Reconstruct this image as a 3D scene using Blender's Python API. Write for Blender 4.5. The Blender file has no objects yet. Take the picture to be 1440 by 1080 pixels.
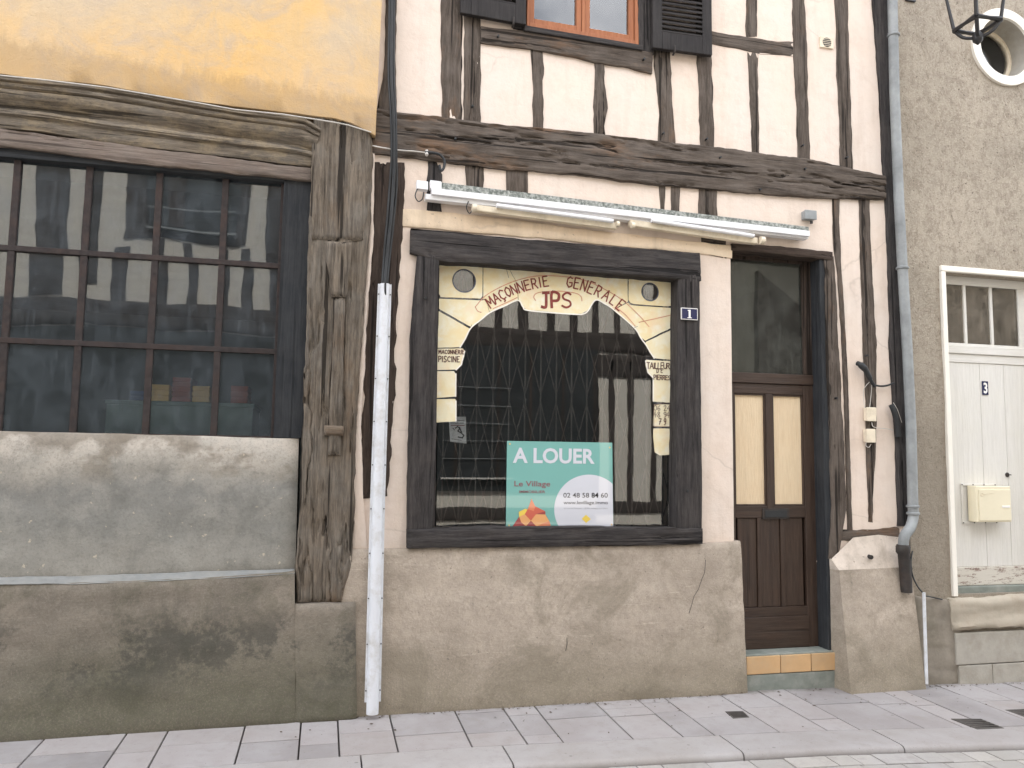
import bpy, math, random
from mathutils import Vector, noise as mn
from mathutils.geometry import tessellate_polygon
random.seed(7)
SC = bpy.context.scene
COL = SC.collection
# ------------------------------------------------------------------ camera
F = 1100.0                                   # focal length in photo pixels (1440 wide)
def _n(v): return Vector(v).normalized()
_ez = _n((160, 11740, -1100)); _yh = 540 + (160*(5360-720) + F*F)/11740
_ex = _n((5360-720, -(_yh-540), -F)); _ey = _ez.cross(_ex)
CAM = Vector((0, -5.5, 1.6))
def _cw(v): return Vector((v.dot(_ex), v.dot(_ey), v.dot(_ez)))   # camera axes -> world
cam = bpy.data.cameras.new("camera"); camo = bpy.data.objects.new("camera", cam); COL.objects.link(camo)
cam.sensor_width = 36; cam.lens = F/1440*36; cam.clip_end = 2000; cam.clip_start = 0.05
_r = _cw(Vector((1,0,0))); _u = _cw(Vector((0,1,0))); _b = _cw(Vector((0,0,1)))
from mathutils import Matrix
camo.matrix_world = Matrix(((_r.x,_u.x,_b.x,CAM.x),(_r.y,_u.y,_b.y,CAM.y),(_r.z,_u.z,_b.z,CAM.z),(0,0,0,1)))
SC.camera = camo
# ------------------------------------------------------------------ light
SUN_EL, SUN_AZ = math.radians(57), math.radians(-14)      # the sun stands high behind these houses: they are in shade
W_ = bpy.data.worlds.new("World"); SC.world = W_; W_.use_nodes = True
_nt = W_.node_tree; _bg = _nt.nodes["Background"]; _sky = _nt.nodes.new("ShaderNodeTexSky")
_sky.sky_type = 'NISHITA'; _sky.sun_disc = False; _sky.sun_elevation = SUN_EL; _sky.sun_rotation = SUN_AZ
_sky.dust_density = 1.5; _sky.air_density = 1.0
_tc = _nt.nodes.new("ShaderNodeTexCoord"); _cn = _nt.nodes.new("ShaderNodeTexNoise")
_cn.inputs["Scale"].default_value = 2.2; _cn.inputs["Detail"].default_value = 9; _cn.inputs["Roughness"].default_value = .6
_cr = _nt.nodes.new("ShaderNodeValToRGB"); _cr.color_ramp.elements[0].position = .33; _cr.color_ramp.elements[1].position = .50
_cm = _nt.nodes.new("ShaderNodeMixRGB"); _cm.inputs[2].default_value = (12, 12.3, 13, 1)
_nt.links.new(_tc.outputs["Generated"], _cn.inputs["Vector"]); _nt.links.new(_cn.outputs["Fac"], _cr.inputs[0])
_nt.links.new(_cr.outputs[0], _cm.inputs[0]); _nt.links.new(_sky.outputs[0], _cm.inputs[1]); _nt.links.new(_cm.outputs[0], _bg.inputs[0])
_bg.inputs[1].default_value = 0.12
_sl = bpy.data.lights.new("sun", 'SUN'); _sl.energy = 3.5; _sl.angle = math.radians(.6); _sl.color = (1, .95, .87)
_so = bpy.data.objects.new("sun", _sl); COL.objects.link(_so)
_dir = Vector((math.sin(SUN_AZ)*math.cos(SUN_EL), math.cos(SUN_AZ)*math.cos(SUN_EL), math.sin(SUN_EL)))
_so.rotation_euler = _dir.to_track_quat('Z', 'Y').to_euler(); _so.location = (0, 3, 15)
SC.view_settings.view_transform = 'Standard'; SC.view_settings.look = 'None'
SC.view_settings.exposure = 1.36; SC.view_settings.gamma = 1; SC.view_settings.use_curve_mapping = False
# ------------------------------------------------------------------ survey: point seen in the photo -> point on a wall plane d metres proud of the facade line
def ray(px, py): return _cw(Vector((px-720, 540-py, -F)))
def P(px, py, d=0.0):
    r = ray(px, py); p = CAM + r*((-d - CAM.y)/r.y); return p
def G(px, py, z=-0.12):
    r = ray(px, py); return CAM + r*((z-CAM.z)/r.z)
def r5(x, y): return (480+x/3, 360+y/3)
def fbm(v, o=3):
    s = 0; a = 1
    for _ in range(o): s += a*mn.noise(v); v = v*2.03; a *= .5
    return s
# ------------------------------------------------------------------ materials
MATS = {}
class NT:
    def __init__(s, name):
        m = bpy.data.materials.new(name); m.use_nodes = True; s.m = m; s.t = m.node_tree
        s.b = s.t.nodes["Principled BSDF"]; MATS[name] = m
    def n(s, typ, props={}, **inp):
        nd = s.t.nodes.new("ShaderNode"+typ)
        for k, v in props.items(): setattr(nd, k, v)
        for k, v in inp.items():
            k = k.replace("_", " ")
            sock = nd.inputs[int(k[1:])] if k[0] == 'i' and k[1:].isdigit() else nd.inputs[k]
            s.set(sock, v)
        return nd
    def set(s, sock, v):
        if isinstance(v, bpy.types.NodeSocket): s.t.links.new(v, sock)
        elif isinstance(v, bpy.types.Node): s.t.links.new(v.outputs[0], sock)
        else:
            if sock.type == 'RGBA' and len(v) == 3: v = (*v, 1)
            sock.default_value = v
    def pos(s, src='world', scale=(1,1,1), rnd=False):
        if src == 'world': o = s.n("NewGeometry").outputs["Position"]
        elif src == 'grain': o = s.n("Attribute", {"attribute_name": "grain"}).outputs["Vector"]
        else: o = s.n("TexCoord").outputs["Object"]
        if rnd:
            r = s.n("ObjectInfo").outputs["Random"]
            o = s.n("VectorMath", {"operation": "ADD"}, i0=o, i1=s.n("VectorMath", {"operation": "SCALE"}, i0=(13.7, 7.1, 9.3), Scale=r).outputs[0]).outputs[0]
        return s.n("Mapping", i0=o, Scale=scale).outputs[0]
    def noise(s, vec, sc, det=5, ro=.55, dist=0):
        return s.n("TexNoise", Vector=vec, Scale=sc, Detail=det, Roughness=ro, Distortion=dist).outputs["Fac"]
    def ramp(s, fac, *st):
        r = s.n("ValToRGB", Fac=fac); e = r.color_ramp.elements
        while len(e) < len(st): e.new(.5)
        for el, (p, c) in zip(e, st):
            el.position = p; el.color = (c, c, c, 1) if isinstance(c, (int, float)) else (*c, 1)
        return r.outputs[0]
    def mix(s, f, a, b, mode='MIX'):
        return s.n("MixRGB", {"blend_type": mode}, i0=f, i1=a, i2=b).outputs[0]
    def math(s, op, a, b=0.0, clamp=False): return s.n("Math", {"operation": op, "use_clamp": clamp}, i0=a, i1=b).outputs[0]
    def sep(s, v): return s.n("SeparateXYZ", i0=v)
    def bump(s, h, st, dist, normal=None):
        d = dict(Strength=st, Distance=dist, Height=h)
        if normal is not None: d["Normal"] = normal
        return s.n("Bump", **d).outputs[0]
    def out(s, col, rough=.9, normal=None, spec=.25, metal=0):
        s.set(s.b.inputs["Base Color"], col); s.set(s.b.inputs["Roughness"], rough)
        s.set(s.b.inputs["Specular IOR Level"], spec); s.set(s.b.inputs["Metallic"], metal)
        if normal is not None: s.set(s.b.inputs["Normal"], normal)
        return s.m

def mat_plaster(name, base, alt, dirt, var=1.0, spots=.0):
    m = NT(name); w = m.pos()
    c = m.mix(m.ramp(m.noise(w, 1.3, 5, .6), (.35, 0), (.65, 1)), base, alt)
    c = m.mix(m.math('MULTIPLY', m.ramp(m.noise(w, 5.5, 8, .7), (.5, 0), (.75, 1)), .38*var), c, dirt)
    st = m.noise(m.pos(scale=(1, 1, .12)), 9, 6, .65)                # rain streaks
    c = m.mix(m.math('MULTIPLY', m.ramp(st, (.52, 0), (.72, 1)), .30*var), c, dirt)
    c = m.mix(m.math('MULTIPLY', m.ramp(m.noise(w, 30, 8, .8), (.5, 0), (.68, 1)), .16), c, dirt)
    if spots:
        sp = m.ramp(m.noise(w, 38, 3, .5), (.69, 0), (.73, 1)); c = m.mix(m.math('MULTIPLY', sp, spots), c, (.16, .13, .1))
    n = m.bump(m.noise(w, 7, 4), .5, .02); n = m.bump(m.noise(w, 90, 4, .6), .45, .003, n)
    cr = m.n("TexVoronoi", {"feature": 'DISTANCE_TO_EDGE'}, Vector=m.mix(.12, w, m.n("TexNoise", Vector=w, Scale=4.0, Detail=4.0).outputs[1]), Scale=1.1).outputs[0]
    crm = m.math('MULTIPLY', m.ramp(cr, (0, 1), (.006, 0)), m.ramp(m.noise(w, 1.1, 2), (.52, 0), (.6, 1)))
    c = m.mix(m.math('MULTIPLY', crm, .22), c, (.2, .16, .13))
    return m.out(c, .95, n, .1)

def mat_wood(name, lo, hi, grey, rough=.85, crack=1.0, scale=1.0, spec=.2, greyamt=.5, paint=None, warm=None):
    m = NT(name)
    g = m.pos('grain', (1, 1, .06)); g2 = m.pos('grain', (1, 1, .025)); gi = m.pos('grain')
    f = m.noise(g, 55*scale, 7, .65, .3); f2 = m.noise(gi, 5, 4, .6); cr = m.noise(g2, 24*scale, 3, .55, .25)
    c = m.mix(m.ramp(f, (.3, 0), (.7, 1)), lo, hi)
    c = m.mix(m.math('MULTIPLY', m.ramp(f2, (.4, 0), (.68, 1)), greyamt), c, grey)
    c = m.mix(m.math('MULTIPLY', m.ramp(m.noise(m.pos('grain', (1, 1, .10)), 17*scale, 9, .8), (.46, 0), (.6, 1)), .55*min(1, crack+.2)), c, tuple(x*.55 for x in lo))
    c = m.mix(m.math('MULTIPLY', m.ramp(m.noise(m.pos('grain', (1, 1, .05)), 120*scale, 4, .8), (.5, 0), (.66, 1)), .4*min(1, crack+.2)), c, tuple(min(1, x*1.5) for x in hi))
    if warm: c = m.mix(m.math('MULTIPLY', m.ramp(m.noise(m.pos('grain', (1,1,.35)), 3.5, 6, .7), (.55, 0), (.68, 1)), .6), c, warm)
    if paint: c = m.mix(m.ramp(m.noise(m.pos('grain', (1,1,.55)), 9, 8, .8), (.40, .6), (.52, 0)), c, paint)
    crk = m.ramp(cr, (.365, 1), (.405, 0)); dk = tuple(x*.25 for x in lo)
    c = m.mix(m.math('MULTIPLY', crk, .85*crack), c, dk)
    wh = m.n("TexVoronoi", Vector=gi, Scale=26.0).outputs[0]
    c = m.mix(m.math('MULTIPLY', m.ramp(wh, (.035, 1), (.055, 0)), .7*crack), c, dk)
    h = m.math('SUBTRACT', f, m.math('MULTIPLY', crk, 1.4*crack))
    n = m.bump(h, .75, .006); n = m.bump(f2, .4, .01, n)
    return m.out(c, rough, n, spec)

def mat_simple(name, col, rough=.5, metal=0, var=.12, sc=14, spec=.4, dirt=None, bump=.15, dscale=3, damt=.5):
    m = NT(name); o = m.pos('obj', rnd=True)
    c = m.mix(m.ramp(m.noise(o, sc, 5, .6), (.3, 0), (.7, 1)), tuple(x*(1-var) for x in col), tuple(min(1, x*(1+var)) for x in col))
    if dirt: c = m.mix(m.math('MULTIPLY', m.ramp(m.noise(o, dscale, 8, .72), (.47, 0), (.66, 1)), damt), c, dirt)
    n = m.bump(m.noise(o, sc*4, 4), bump, .003)
    return m.out(c, rough, n, spec, metal)

def mat_glass(name, ior=1.9, tint=(.82, .86, .86), dust=.05, dustcol=(.3, .31, .31), wav=.0015):
    m = NT(name); w = m.pos()
    nrm = m.bump(m.noise(w, 2.2, 0), 1.0, wav)
    fr = m.n("Fresnel", IOR=ior, Normal=nrm)
    gl = m.n("BsdfGlossy", Color=(1, 1, 1), Roughness=0.0, Normal=nrm); tr = m.n("BsdfTransparent", Color=tint)
    mx = m.n("MixShader", i0=fr.outputs[0], i1=tr.outputs[0], i2=gl.outputs[0])
    df = m.n("BsdfDiffuse", Color=dustcol)
    dm = m.math('MULTIPLY', m.math('ADD', m.ramp(m.noise(w, 6, 7, .7), (.35, .2), (.7, 1)), m.math('MULTIPLY', m.ramp(m.noise(m.pos(scale=(1,1,.1)), 30, 5, .7), (.5, 0), (.75, 1)), .6)), dust)
    m2 = m.n("MixShader", i0=dm, i1=mx.outputs[0], i2=df.outputs[0])
    m.t.links.new(m2.outputs[0], m.t.nodes["Material Output"].inputs[0])
    return m.m

M = {}
M['plaster'] = mat_plaster('cream_lime_plaster', (.76, .635, .54), (.73, .64, .57), (.54, .43, .35), 1.0)
M['plaster_warm'] = mat_plaster('yellowed_plaster', (.80, .66, .50), (.76, .60, .44), (.4, .32, .24), 1.0, .5)
def m_ochre():
    m = NT('ochre_limewash'); w = m.pos()
    s = m.sep(w)
    f = m.noise(w, .9, 6, .6, .6)
    c = m.mix(m.ramp(f, (.36, 0), (.58, 1)), (.65, .435, .20), (.57, .445, .30))
    low = m.n("MapRange", i0=m.math('ADD', s.outputs[2], m.math('MULTIPLY', m.noise(w, 3, 5, .6), .5)), i1=4.32, i2=4.72, i3=1.0, i4=0.0).outputs[0]
    c = m.mix(m.math('MULTIPLY', low, .5), c, (.69, .415, .15))
    c = m.mix(m.math('MULTIPLY', m.ramp(m.noise(w, 3.1, 8, .7, 1.2), (.46, 0), (.66, 1)), .62), c, (.45, .37, .30))
    c = m.mix(m.math('MULTIPLY', m.ramp(m.noise(w, 14, 8, .8), (.52, 0), (.62, 1)), .14), c, (.76, .56, .33))
    xz = m.math('ADD', m.math('ADD', s.outputs[2], m.math('MULTIPLY', s.outputs[0], .055)), m.math('MULTIPLY', m.noise(m.pos(scale=(1, 1, .35)), 11, 8, .8), .34))
    gr = m.n("MapRange", i0=xz, i1=4.22, i2=4.31, i3=1.0, i4=0.0).outputs[0]
    c = m.mix(m.math('MULTIPLY', gr, .42), c, (.30, .21, .12))
    c = m.mix(m.math('MULTIPLY', m.ramp(m.noise(m.pos(scale=(1, 1, .1)), 10, 7, .75), (.5, 0), (.68, 1)), .22), c, (.44, .35, .25))
    n = m.bump(m.noise(w, 5, 5), .5, .02); n = m.bump(m.noise(w, 22, 8, .75), .6, .006, n); n = m.bump(m.noise(w, 80, 5), .5, .003, n)
    return m.out(c, .95, n, .1)
M['ochre'] = m_ochre()
def m_cement(name, base, lite, dark, moss, z0, z1, patches):
    m = NT(name); w = m.pos(); z = m.sep(w).outputs[2]
    c = m.mix(m.ramp(m.noise(w, 1.7, 7, .65, .5), (.36, 0), (.64, 1)), base, dark)
    c = m.mix(m.math('MULTIPLY', m.ramp(m.noise(w, 6, 7, .7), (.45, 0), (.7, 1)), .4), c, lite)
    c = m.mix(m.math('MULTIPLY', m.math('MULTIPLY', m.ramp(m.noise(m.pos(scale=(.35, 1, 6)), 9, 6, .75), (.61, 0), (.66, 1)), m.ramp(m.noise(w, 1.3, 2), (.5, 0), (.6, 1))), .5), c, tuple(min(1, x*1.35) for x in lite))
    band = m.n("MapRange", i0=m.math('ADD', z, m.math('MULTIPLY', m.noise(w, 1.4, 5, .6), .55)), i1=z0+.27, i2=z1+.27, i3=1.0, i4=0.0).outputs[0]
    c = m.mix(m.math('MULTIPLY', band, .8), c, moss)
    c = m.mix(m.math('MULTIPLY', m.ramp(m.noise(w, 24, 9, .85), (.44, 0), (.60, 1)), .5), c, tuple(x*.62 for x in dark))
    c = m.mix(m.math('MULTIPLY', m.ramp(m.noise(w, 95, 5, .85), (.5, 0), (.64, 1)), .26), c, tuple(min(1, x*1.2) for x in lite))
    c = m.mix(m.math('MULTIPLY', m.ramp(m.noise(w, 2.3, 8, .7, .7), (.5, 0), (.62, 1)), .45), c, tuple(x*.72 for x in moss))
    if patches:
        pm = m.ramp(m.math('ADD', m.noise(w, 2.6, 3, .5), m.math('MULTIPLY', m.noise(w, 26, 6, .7), .6)), (.76, 0), (.88, 1))
        zb = m.n("MapRange", {"interpolation_type": 'SMOOTHSTEP'}, i0=m.math('ABSOLUTE', m.math('SUBTRACT', m.math('ADD', z, m.math('MULTIPLY', m.noise(w, 1.1, 3), .5)), patches)), i1=.05, i2=.36, i3=1.0, i4=0.0).outputs[0]
        c = m.mix(m.math('MULTIPLY', m.math('MULTIPLY', pm, zb), .66), c, (.062, .062, .055))
    c = m.mix(m.math('MULTIPLY', m.ramp(m.noise(w, 45, 2), (.70, 0), (.73, 1)), .5), c, (.10, .09, .08))
    n = m.bump(m.noise(w, 6, 6), .6, .02); n = m.bump(m.noise(w, 60, 6, .65), .7, .005, n); n = m.bump(m.noise(w, 220, 2), .5, .0015, n)
    return m.out(c, .95, n, .12)
M['plinth_mid'] = m_cement('rose_grey_render', (.475, .405, .335), (.57, .495, .415), (.365, .31, .255), (.27, .235, .175), .0, .45, 0)
M['plinth_left'] = m_cement('brown_grey_cement', (.255, .22, .18), (.34, .30, .245), (.175, .155, .13), (.125, .122, .085), .05, .55, .60)
def m_panel():
    m = NT('stained_cement'); w = m.pos(); z = m.sep(w).outputs[2]
    zz = m.math('ADD', z, m.math('MULTIPLY', m.math('SUBTRACT', m.noise(w, 2.2, 6, .65, .4), .5), .55))
    c = m.ramp(m.n("MapRange", i0=zz, i1=.85, i2=1.75).outputs[0], (0, (.29, .275, .245)), (.3, (.24, .235, .215)), (.58, (.215, .21, .195)), (.72, (.36, .335, .295)), (.86, (.50, .455, .40)), (1, (.46, .415, .36)))
    c = m.mix(m.math('MULTIPLY', m.ramp(m.noise(w, 5, 8, .72, .3), (.44, 0), (.66, 1)), .6), c, (.35, .335, .30))
    c = m.mix(m.math('MULTIPLY', m.ramp(m.noise(w, 3.3, 9, .8, .2), (.50, 0), (.64, 1)), .5), c, (.14, .138, .125))
    st = m.math('MULTIPLY', m.ramp(m.noise(m.pos(scale=(1, 1, 1.6)), 2.6, 4, .5, .1), (.55, 0), (.60, 1)), m.n("MapRange", i0=z, i1=1.38, i2=1.55).outputs[0])
    c = m.mix(m.math('MULTIPLY', st, .75), c, (.225, .195, .155))
    xx = m.sep(w).outputs[0]; wob = m.math('MULTIPLY', m.math('SUBTRACT', m.noise(w, 5, 5, .6), .5), .42)
    tb = m.math('MULTIPLY', m.ramp(m.math('ADD', z, wob), (0, 0), (1, 1)), 1.0)
    tb = m.math('MULTIPLY', m.n("MapRange", i0=m.math('ADD', z, wob), i1=1.60, i2=1.66).outputs[0], m.n("MapRange", i0=m.math('ADD', xx, wob), i1=-.72, i2=-.80).outputs[0])
    c = m.mix(m.math('MULTIPLY', tb, .72), c, (.21, .18, .145))
    c = m.mix(m.math('MULTIPLY', m.ramp(m.noise(w, 60, 5, .85), (.5, 0), (.62, 1)), .35), c, (.13, .125, .11))
    c = m.mix(m.math('MULTIPLY', m.ramp(m.noise(w, 22, 4, .6), (.68, 0), (.72, 1)), .6), c, (.6, .52, .4))
    n = m.bump(m.noise(w, 5, 5), .6, .02); n = m.bump(m.noise(w, 70, 5), .5, .003, n)
    return m.out(c, .93, n, .15)
M['panel'] = m_panel()
def m_rough():
    m = NT('roughcast_render'); w = m.pos()
    c = m.mix(m.ramp(m.noise(w, 1.2, 6, .6, .5), (.36, 0), (.66, 1)), (.47, .41, .335), (.375, .33, .27))
    c = m.mix(m.math('MULTIPLY', m.ramp(m.noise(m.pos(scale=(1,1,.7)), 17, 9, .82, .5), (.47, 0), (.60, 1)), .60), c, (.22, .18, .14))
    c = m.mix(m.math('MULTIPLY', m.ramp(m.noise(w, 60, 5, .8), (.5, 0), (.62, 1)), .45), c, (.60, .53, .43))
    c = m.mix(m.ramp(m.noise(w, 48, 4, .65, .4), (.615, 0), (.68, 1)), c, (.14, .115, .09))
    z = m.sep(w).outputs[2]
    low = m.n("MapRange", i0=m.math('ADD', z, m.noise(w, 2, 5)), i1=2.2, i2=3.3, i3=.55, i4=0.0).outputs[0]
    c = m.mix(low, c, (.27, .235, .19))
    n = m.bump(m.noise(w, 30, 8, .75, .6), .9, .02); n = m.bump(m.noise(w, 130, 4, .6), .6, .004, n)
    return m.out(c, .96, n, .1)
M['rough'] = m_rough()
M['beam'] = mat_wood('weathered_brown_oak', (.052, .040, .032), (.138, .112, .093), (.155, .132, .114), greyamt=.55, warm=(.20, .115, .065))
M['dark'] = mat_wood('tarred_dark_oak', (.021, .019, .020), (.068, .062, .060), (.085, .072, .066), crack=.9, greyamt=.45)
M['umber'] = mat_wood('umber_painted_oak', (.035, .025, .020), (.072, .052, .042), (.085, .066, .055), crack=.9, greyamt=.4)
M['post'] = mat_wood('bleached_old_oak', (.060, .048, .038), (.205, .168, .13), (.18, .165, .145), crack=1.0, greyamt=.6, scale=.8, warm=(.16, .105, .065))
M['mould'] = mat_wood('moulded_oak_with_old_ochre', (.085, .07, .056), (.26, .215, .165), (.17, .155, .135), crack=.9, greyamt=.6, paint=(.31, .245, .16))
M['mould2'] = mat_wood('moulded_oak', (.13, .10, .085), (.22, .175, .145), (.17, .15, .135), crack=.7, greyamt=.5)
M['door'] = mat_wood('brown_varnished_door', (.032, .019, .014), (.070, .043, .030), (.056, .042, .034), rough=.5, crack=.3, spec=.4, greyamt=.35)
M['ply'] = mat_wood('pale_plywood', (.70, .53, .34), (.80, .65, .46), (.74, .61, .43), rough=.6, crack=0, scale=2, greyamt=.5)
M['shutter'] = mat_wood('black_brown_shutter', (.020, .018, .018), (.038, .034, .034), (.055, .05, .048), crack=.3, greyamt=.4, rough=.7)
M['orange'] = mat_wood('orange_stained_pine', (.29, .105, .05), (.40, .165, .08), (.34, .145, .08), crack=.1, greyamt=.4, rough=.55)
M['rust'] = mat_simple('rusty_brown_steel', (.036, .029, .028), .8, 0, .35, 30, .3, (.062, .038, .031), .5, 9, .6)
M['bluegrey'] = mat_wood('blue_black_frame_board', (.020, .022, .026), (.042, .045, .049), (.055, .056, .058), crack=.4, greyamt=.5)
M['whitewood'] = mat_wood('white_painted_boards', (.66, .64, .60), (.74, .72, .68), (.70, .68, .62), crack=.0, greyamt=.6, rough=.6)
def m_peel():
    m = NT('peeling_white_paint'); g = m.pos('grain', (1, 1, .25))
    c = m.mix(m.ramp(m.noise(g, 26, 9, .85), (.535, 0), (.57, 1)), (.60, .565, .50), (.24, .17, .14))
    c = m.mix(m.ramp(m.noise(g, 6, 5), (.5, 0), (.7, .5)), c, (.45, .42, .36))
    return m.out(c, .8, m.bump(m.noise(g, 30, 6), .6, .004), .2)
M['peel'] = m_peel()
M['white'] = mat_simple('white_painted_metal', (.80, .80, .82), .35, 0, .04, 6, .5, (.5, .5, .5), .1, 5, .3)
M['creamplastic'] = mat_simple('yellowed_cream_plastic', (.78, .69, .54), .5, 0, .06, 8, .4, (.4, .33, .24), .1, 6, .5)
M['boxcream'] = mat_simple('cream_letterbox_metal', (.80, .73, .55), .4, 0, .04, 8, .5, (.5, .45, .32), .05, 4, .25)
M['pvc'] = mat_simple('white_conduit_metal', (.66, .68, .72), .42, 0, .05, 4, .45, (.40, .37, .32), .1, 7, .55)
M['zinc'] = mat_simple('weathered_zinc', (.25, .265, .27), .6, .1, .22, 7, .5, (.36, .375, .375), .2, 3, .7)
M['galv'] = NT('mottled_fibre_cement')
_m = M['galv']; _w = _m.pos('obj'); M['galv'] = _m.out(_m.mix(_m.ramp(_m.noise(_w, 45, 7, .75), (.42, 0), (.6, 1)), (.13, .145, .13), (.42, .43, .40)), .9, _m.bump(_m.noise(_w, 60, 5), .9, .006), .1)
M['iron'] = mat_simple('dark_cast_iron', (.040, .036, .034), .6, .2, .3, 20, .4, (.09, .055, .04), .3, 8, .3)
M['black'] = mat_simple('black_rubber_cable', (.020, .022, .024), .5, 0, .2, 20, .45)
M['lampblack'] = mat_simple('black_lantern_paint', (.018, .018, .020), .4, 0, .2, 30, .5)
M['wire'] = mat_simple('grey_white_wire', (.55, .52, .48), .6, 0, .1, 20, .3)
M['tile'] = mat_simple('tan_glazed_tile', (.58, .37, .19), .45, 0, .12, 5, .4, (.48, .36, .23), .25, 3, .6)
M['cementstep'] = mat_simple('greenish_cement', (.225, .245, .22), .9, 0, .15, 12, .1, (.36, .36, .33), .7, 4, .6)
M['stone'] = mat_simple('pale_limestone', (.46, .41, .335), .95, 0, .12, 8, .1, (.33, .27, .21), .9, 4, .7)
M['blockgrey'] = mat_simple('grey_cement_block', (.40, .375, .33), .95, 0, .1, 10, .1, (.30, .27, .22), .8, 3, .7)
M['ledge'] = mat_simple('blue_grey_ledge_cement', (.235, .24, .235), .95, 0, .12, 10, .1, (.33, .32, .29), .8, 4, .5)
M['blockdark'] = mat_simple('damp_cement_render', (.27, .24, .20), .95, 0, .15, 10, .1, (.19, .17, .13), .8, 3, .7)
def m_slab(name, a, b, c3):
    m = NT(name); w = m.pos(); r = m.n("ObjectInfo").outputs["Random"]
    c = m.ramp(r, (0, tuple(x*.86 for x in a)), (.5, b), (1, tuple(x*.95 for x in c3))); 
    c = m.mix(m.math('MULTIPLY', m.ramp(m.noise(w, 2.1, 6, .6), (.4, 0), (.62, 1)), .55), c, (.415, .40, .405))
    c = m.mix(m.math('MULTIPLY', m.ramp(m.noise(w, 9, 8, .75), (.5, 0), (.66, 1)), .5), c, (.29, .265, .25))
    c = m.mix(m.math('MULTIPLY', m.ramp(m.noise(w, 90, 4, .7), (.45, 0), (.7, 1)), .25), c, (.30, .28, .27))
    c = m.mix(m.math('MULTIPLY', m.ramp(m.noise(w, 70, 2), (.71, 0), (.74, 1)), .5), c, (.1, .09, .08))
    ed = m.n("MapRange", i0=m.math('ADD', m.sep(w).outputs[1], m.math('MULTIPLY', m.noise(w, 9, 6, .75), .30)), i1=.02, i2=.13).outputs[0]
    c = m.mix(m.math('MULTIPLY', ed, .6), c, (.12, .11, .09))
    c = m.mix(m.math('MULTIPLY', m.ramp(m.n("TexVoronoi", Vector=w, Scale=4.2).outputs[0], (.035, 1), (.055, 0)), .45), c, (.13, .12, .115))
    n = m.bump(m.noise(w, 60, 6, .65), .6, .003)
    return m.out(c, .85, n, .2)
M['slab'] = m_slab('pinkish_sandstone_slab', (.30, .28, .28), (.37, .34, .335), (.345, .31, .295))
M['kerb'] = m_slab('buff_kerb_stone', (.375, .35, .34), (.385, .36, .35), (.36, .335, .32))
M['sett'] = m_slab('grey_buff_sett', (.38, .37, .345), (.44, .415, .385), (.36, .345, .32))
M['joint'] = mat_simple('dark_joint_sand', (.125, .11, .10), .98, 0, .3, 60, .05)
def m_road():
    m = NT('road_paving_far'); b = m.n("TexBrick", Vector=m.pos(scale=(1, 1, 1)), Color1=(.24, .23, .215), Color2=(.28, .27, .25), Mortar=(.14, .12, .11), Scale=1.0, Mortar_Size=.012)
    b.inputs["Brick Width"].default_value = .24; b.inputs["Row Height"].default_value = .16
    return m.out(b.outputs[0], .9, m.bump(m.noise(m.pos(), 40, 5), .5, .004), .1)
M['road'] = m_road()
M['cover'] = mat_simple('dark_iron_cover', (.085, .078, .072), .7, .1, .3, 40, .3, (.10, .085, .075), .6, 12, .5)
M['paint'] = NT('yellow_cream_watercolour')
_m = M['paint']; _w = _m.pos('world')
_c = _m.mix(_m.ramp(_m.noise(_w, 6, 5, .6, .6), (.4, 0), (.6, 1)), (.84, .77, .56), (.83, .70, .42))
_c = _m.mix(_m.ramp(_m.noise(_w, 4, 3, .5, .5), (.58, 0), (.72, .6)), _c, (.86, .62, .42))
M['paint'] = _m.out(_m.mix(_m.ramp(_m.noise(_w, 11, 5, .6), (.5, 0), (.68, .7)), _c, (.87, .84, .72)), .6, None, .3)
M['whitepaint'] = mat_simple('white_outline_paint', (.86, .82, .74), .6, 0, .03, 10)
M['redpaint'] = mat_simple('brick_red_brush_paint', (.22, .045, .035), .6, 0, .3, 40)
M['pinkpaint'] = mat_simple('faded_red_outline_paint', (.62, .30, .20), .6, 0, .3, 14)
M['bluepaint'] = mat_simple('blue_grey_joint_paint', (.10, .11, .14), .6, 0, .4, 30)
M['brownpaint'] = mat_simple('dark_brown_brush_paint', (.09, .03, .03), .6, 0, .3, 40)
M['teal'] = mat_simple('teal_poster_plastic', (.19, .44, .40), .5, 0, .02, 4)
M['posterwhite'] = mat_simple('white_poster_print', (.66, .67, .73), .5, 0, .01, 4)
M['ink'] = mat_simple('dark_grey_print', (.08, .08, .09), .6, 0, .02, 4)
M['greyink'] = mat_simple('grey_print', (.28, .28, .3), .6, 0, .02, 4)
M['winered'] = mat_simple('wine_red_print', (.28, .10, .12), .6, 0, .02, 4)
for i, c in enumerate([(.62, .13, .08), (.80, .40, .16), (.35, .06, .06), (.72, .24, .12), (.85, .62, .10)]): M['facet%d' % i] = mat_simple('print_colour_%s' % 'red orange maroon coral yellow'.split()[i], c, .6, 0, .02, 4)
M['paper'] = mat_simple('sun_bleached_paper', (.85, .86, .90), .8, 0, .08, 10, .1, (.35, .36, .4), 0, 12, .5)
M['enamel'] = mat_simple('navy_blue_enamel', (.012, .016, .07), .25, 0, .1, 10, .6)
M['enamelwhite'] = mat_simple('white_enamel', (.82, .80, .78), .3, 0, .03, 10, .5)
M['curtain'] = mat_simple('pale_net_curtain', (.88, .90, .92), .9, 0, .12, 9, .1)
M['dustcurtain'] = mat_simple('brown_grey_curtain', (.42, .36, .30), .95, 0, .2, 4, .05, (.52, .46, .39), .2, 3, .6)
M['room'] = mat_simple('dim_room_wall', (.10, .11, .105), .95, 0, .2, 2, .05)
M['roomgreen'] = mat_simple('grey_green_counter', (.24, .32, .31), .8, 0, .1, 3, .1)
M['crateyellow'] = mat_simple('yellow_plastic_crate', (.75, .50, .18), .6, 0, .1, 10)
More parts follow.
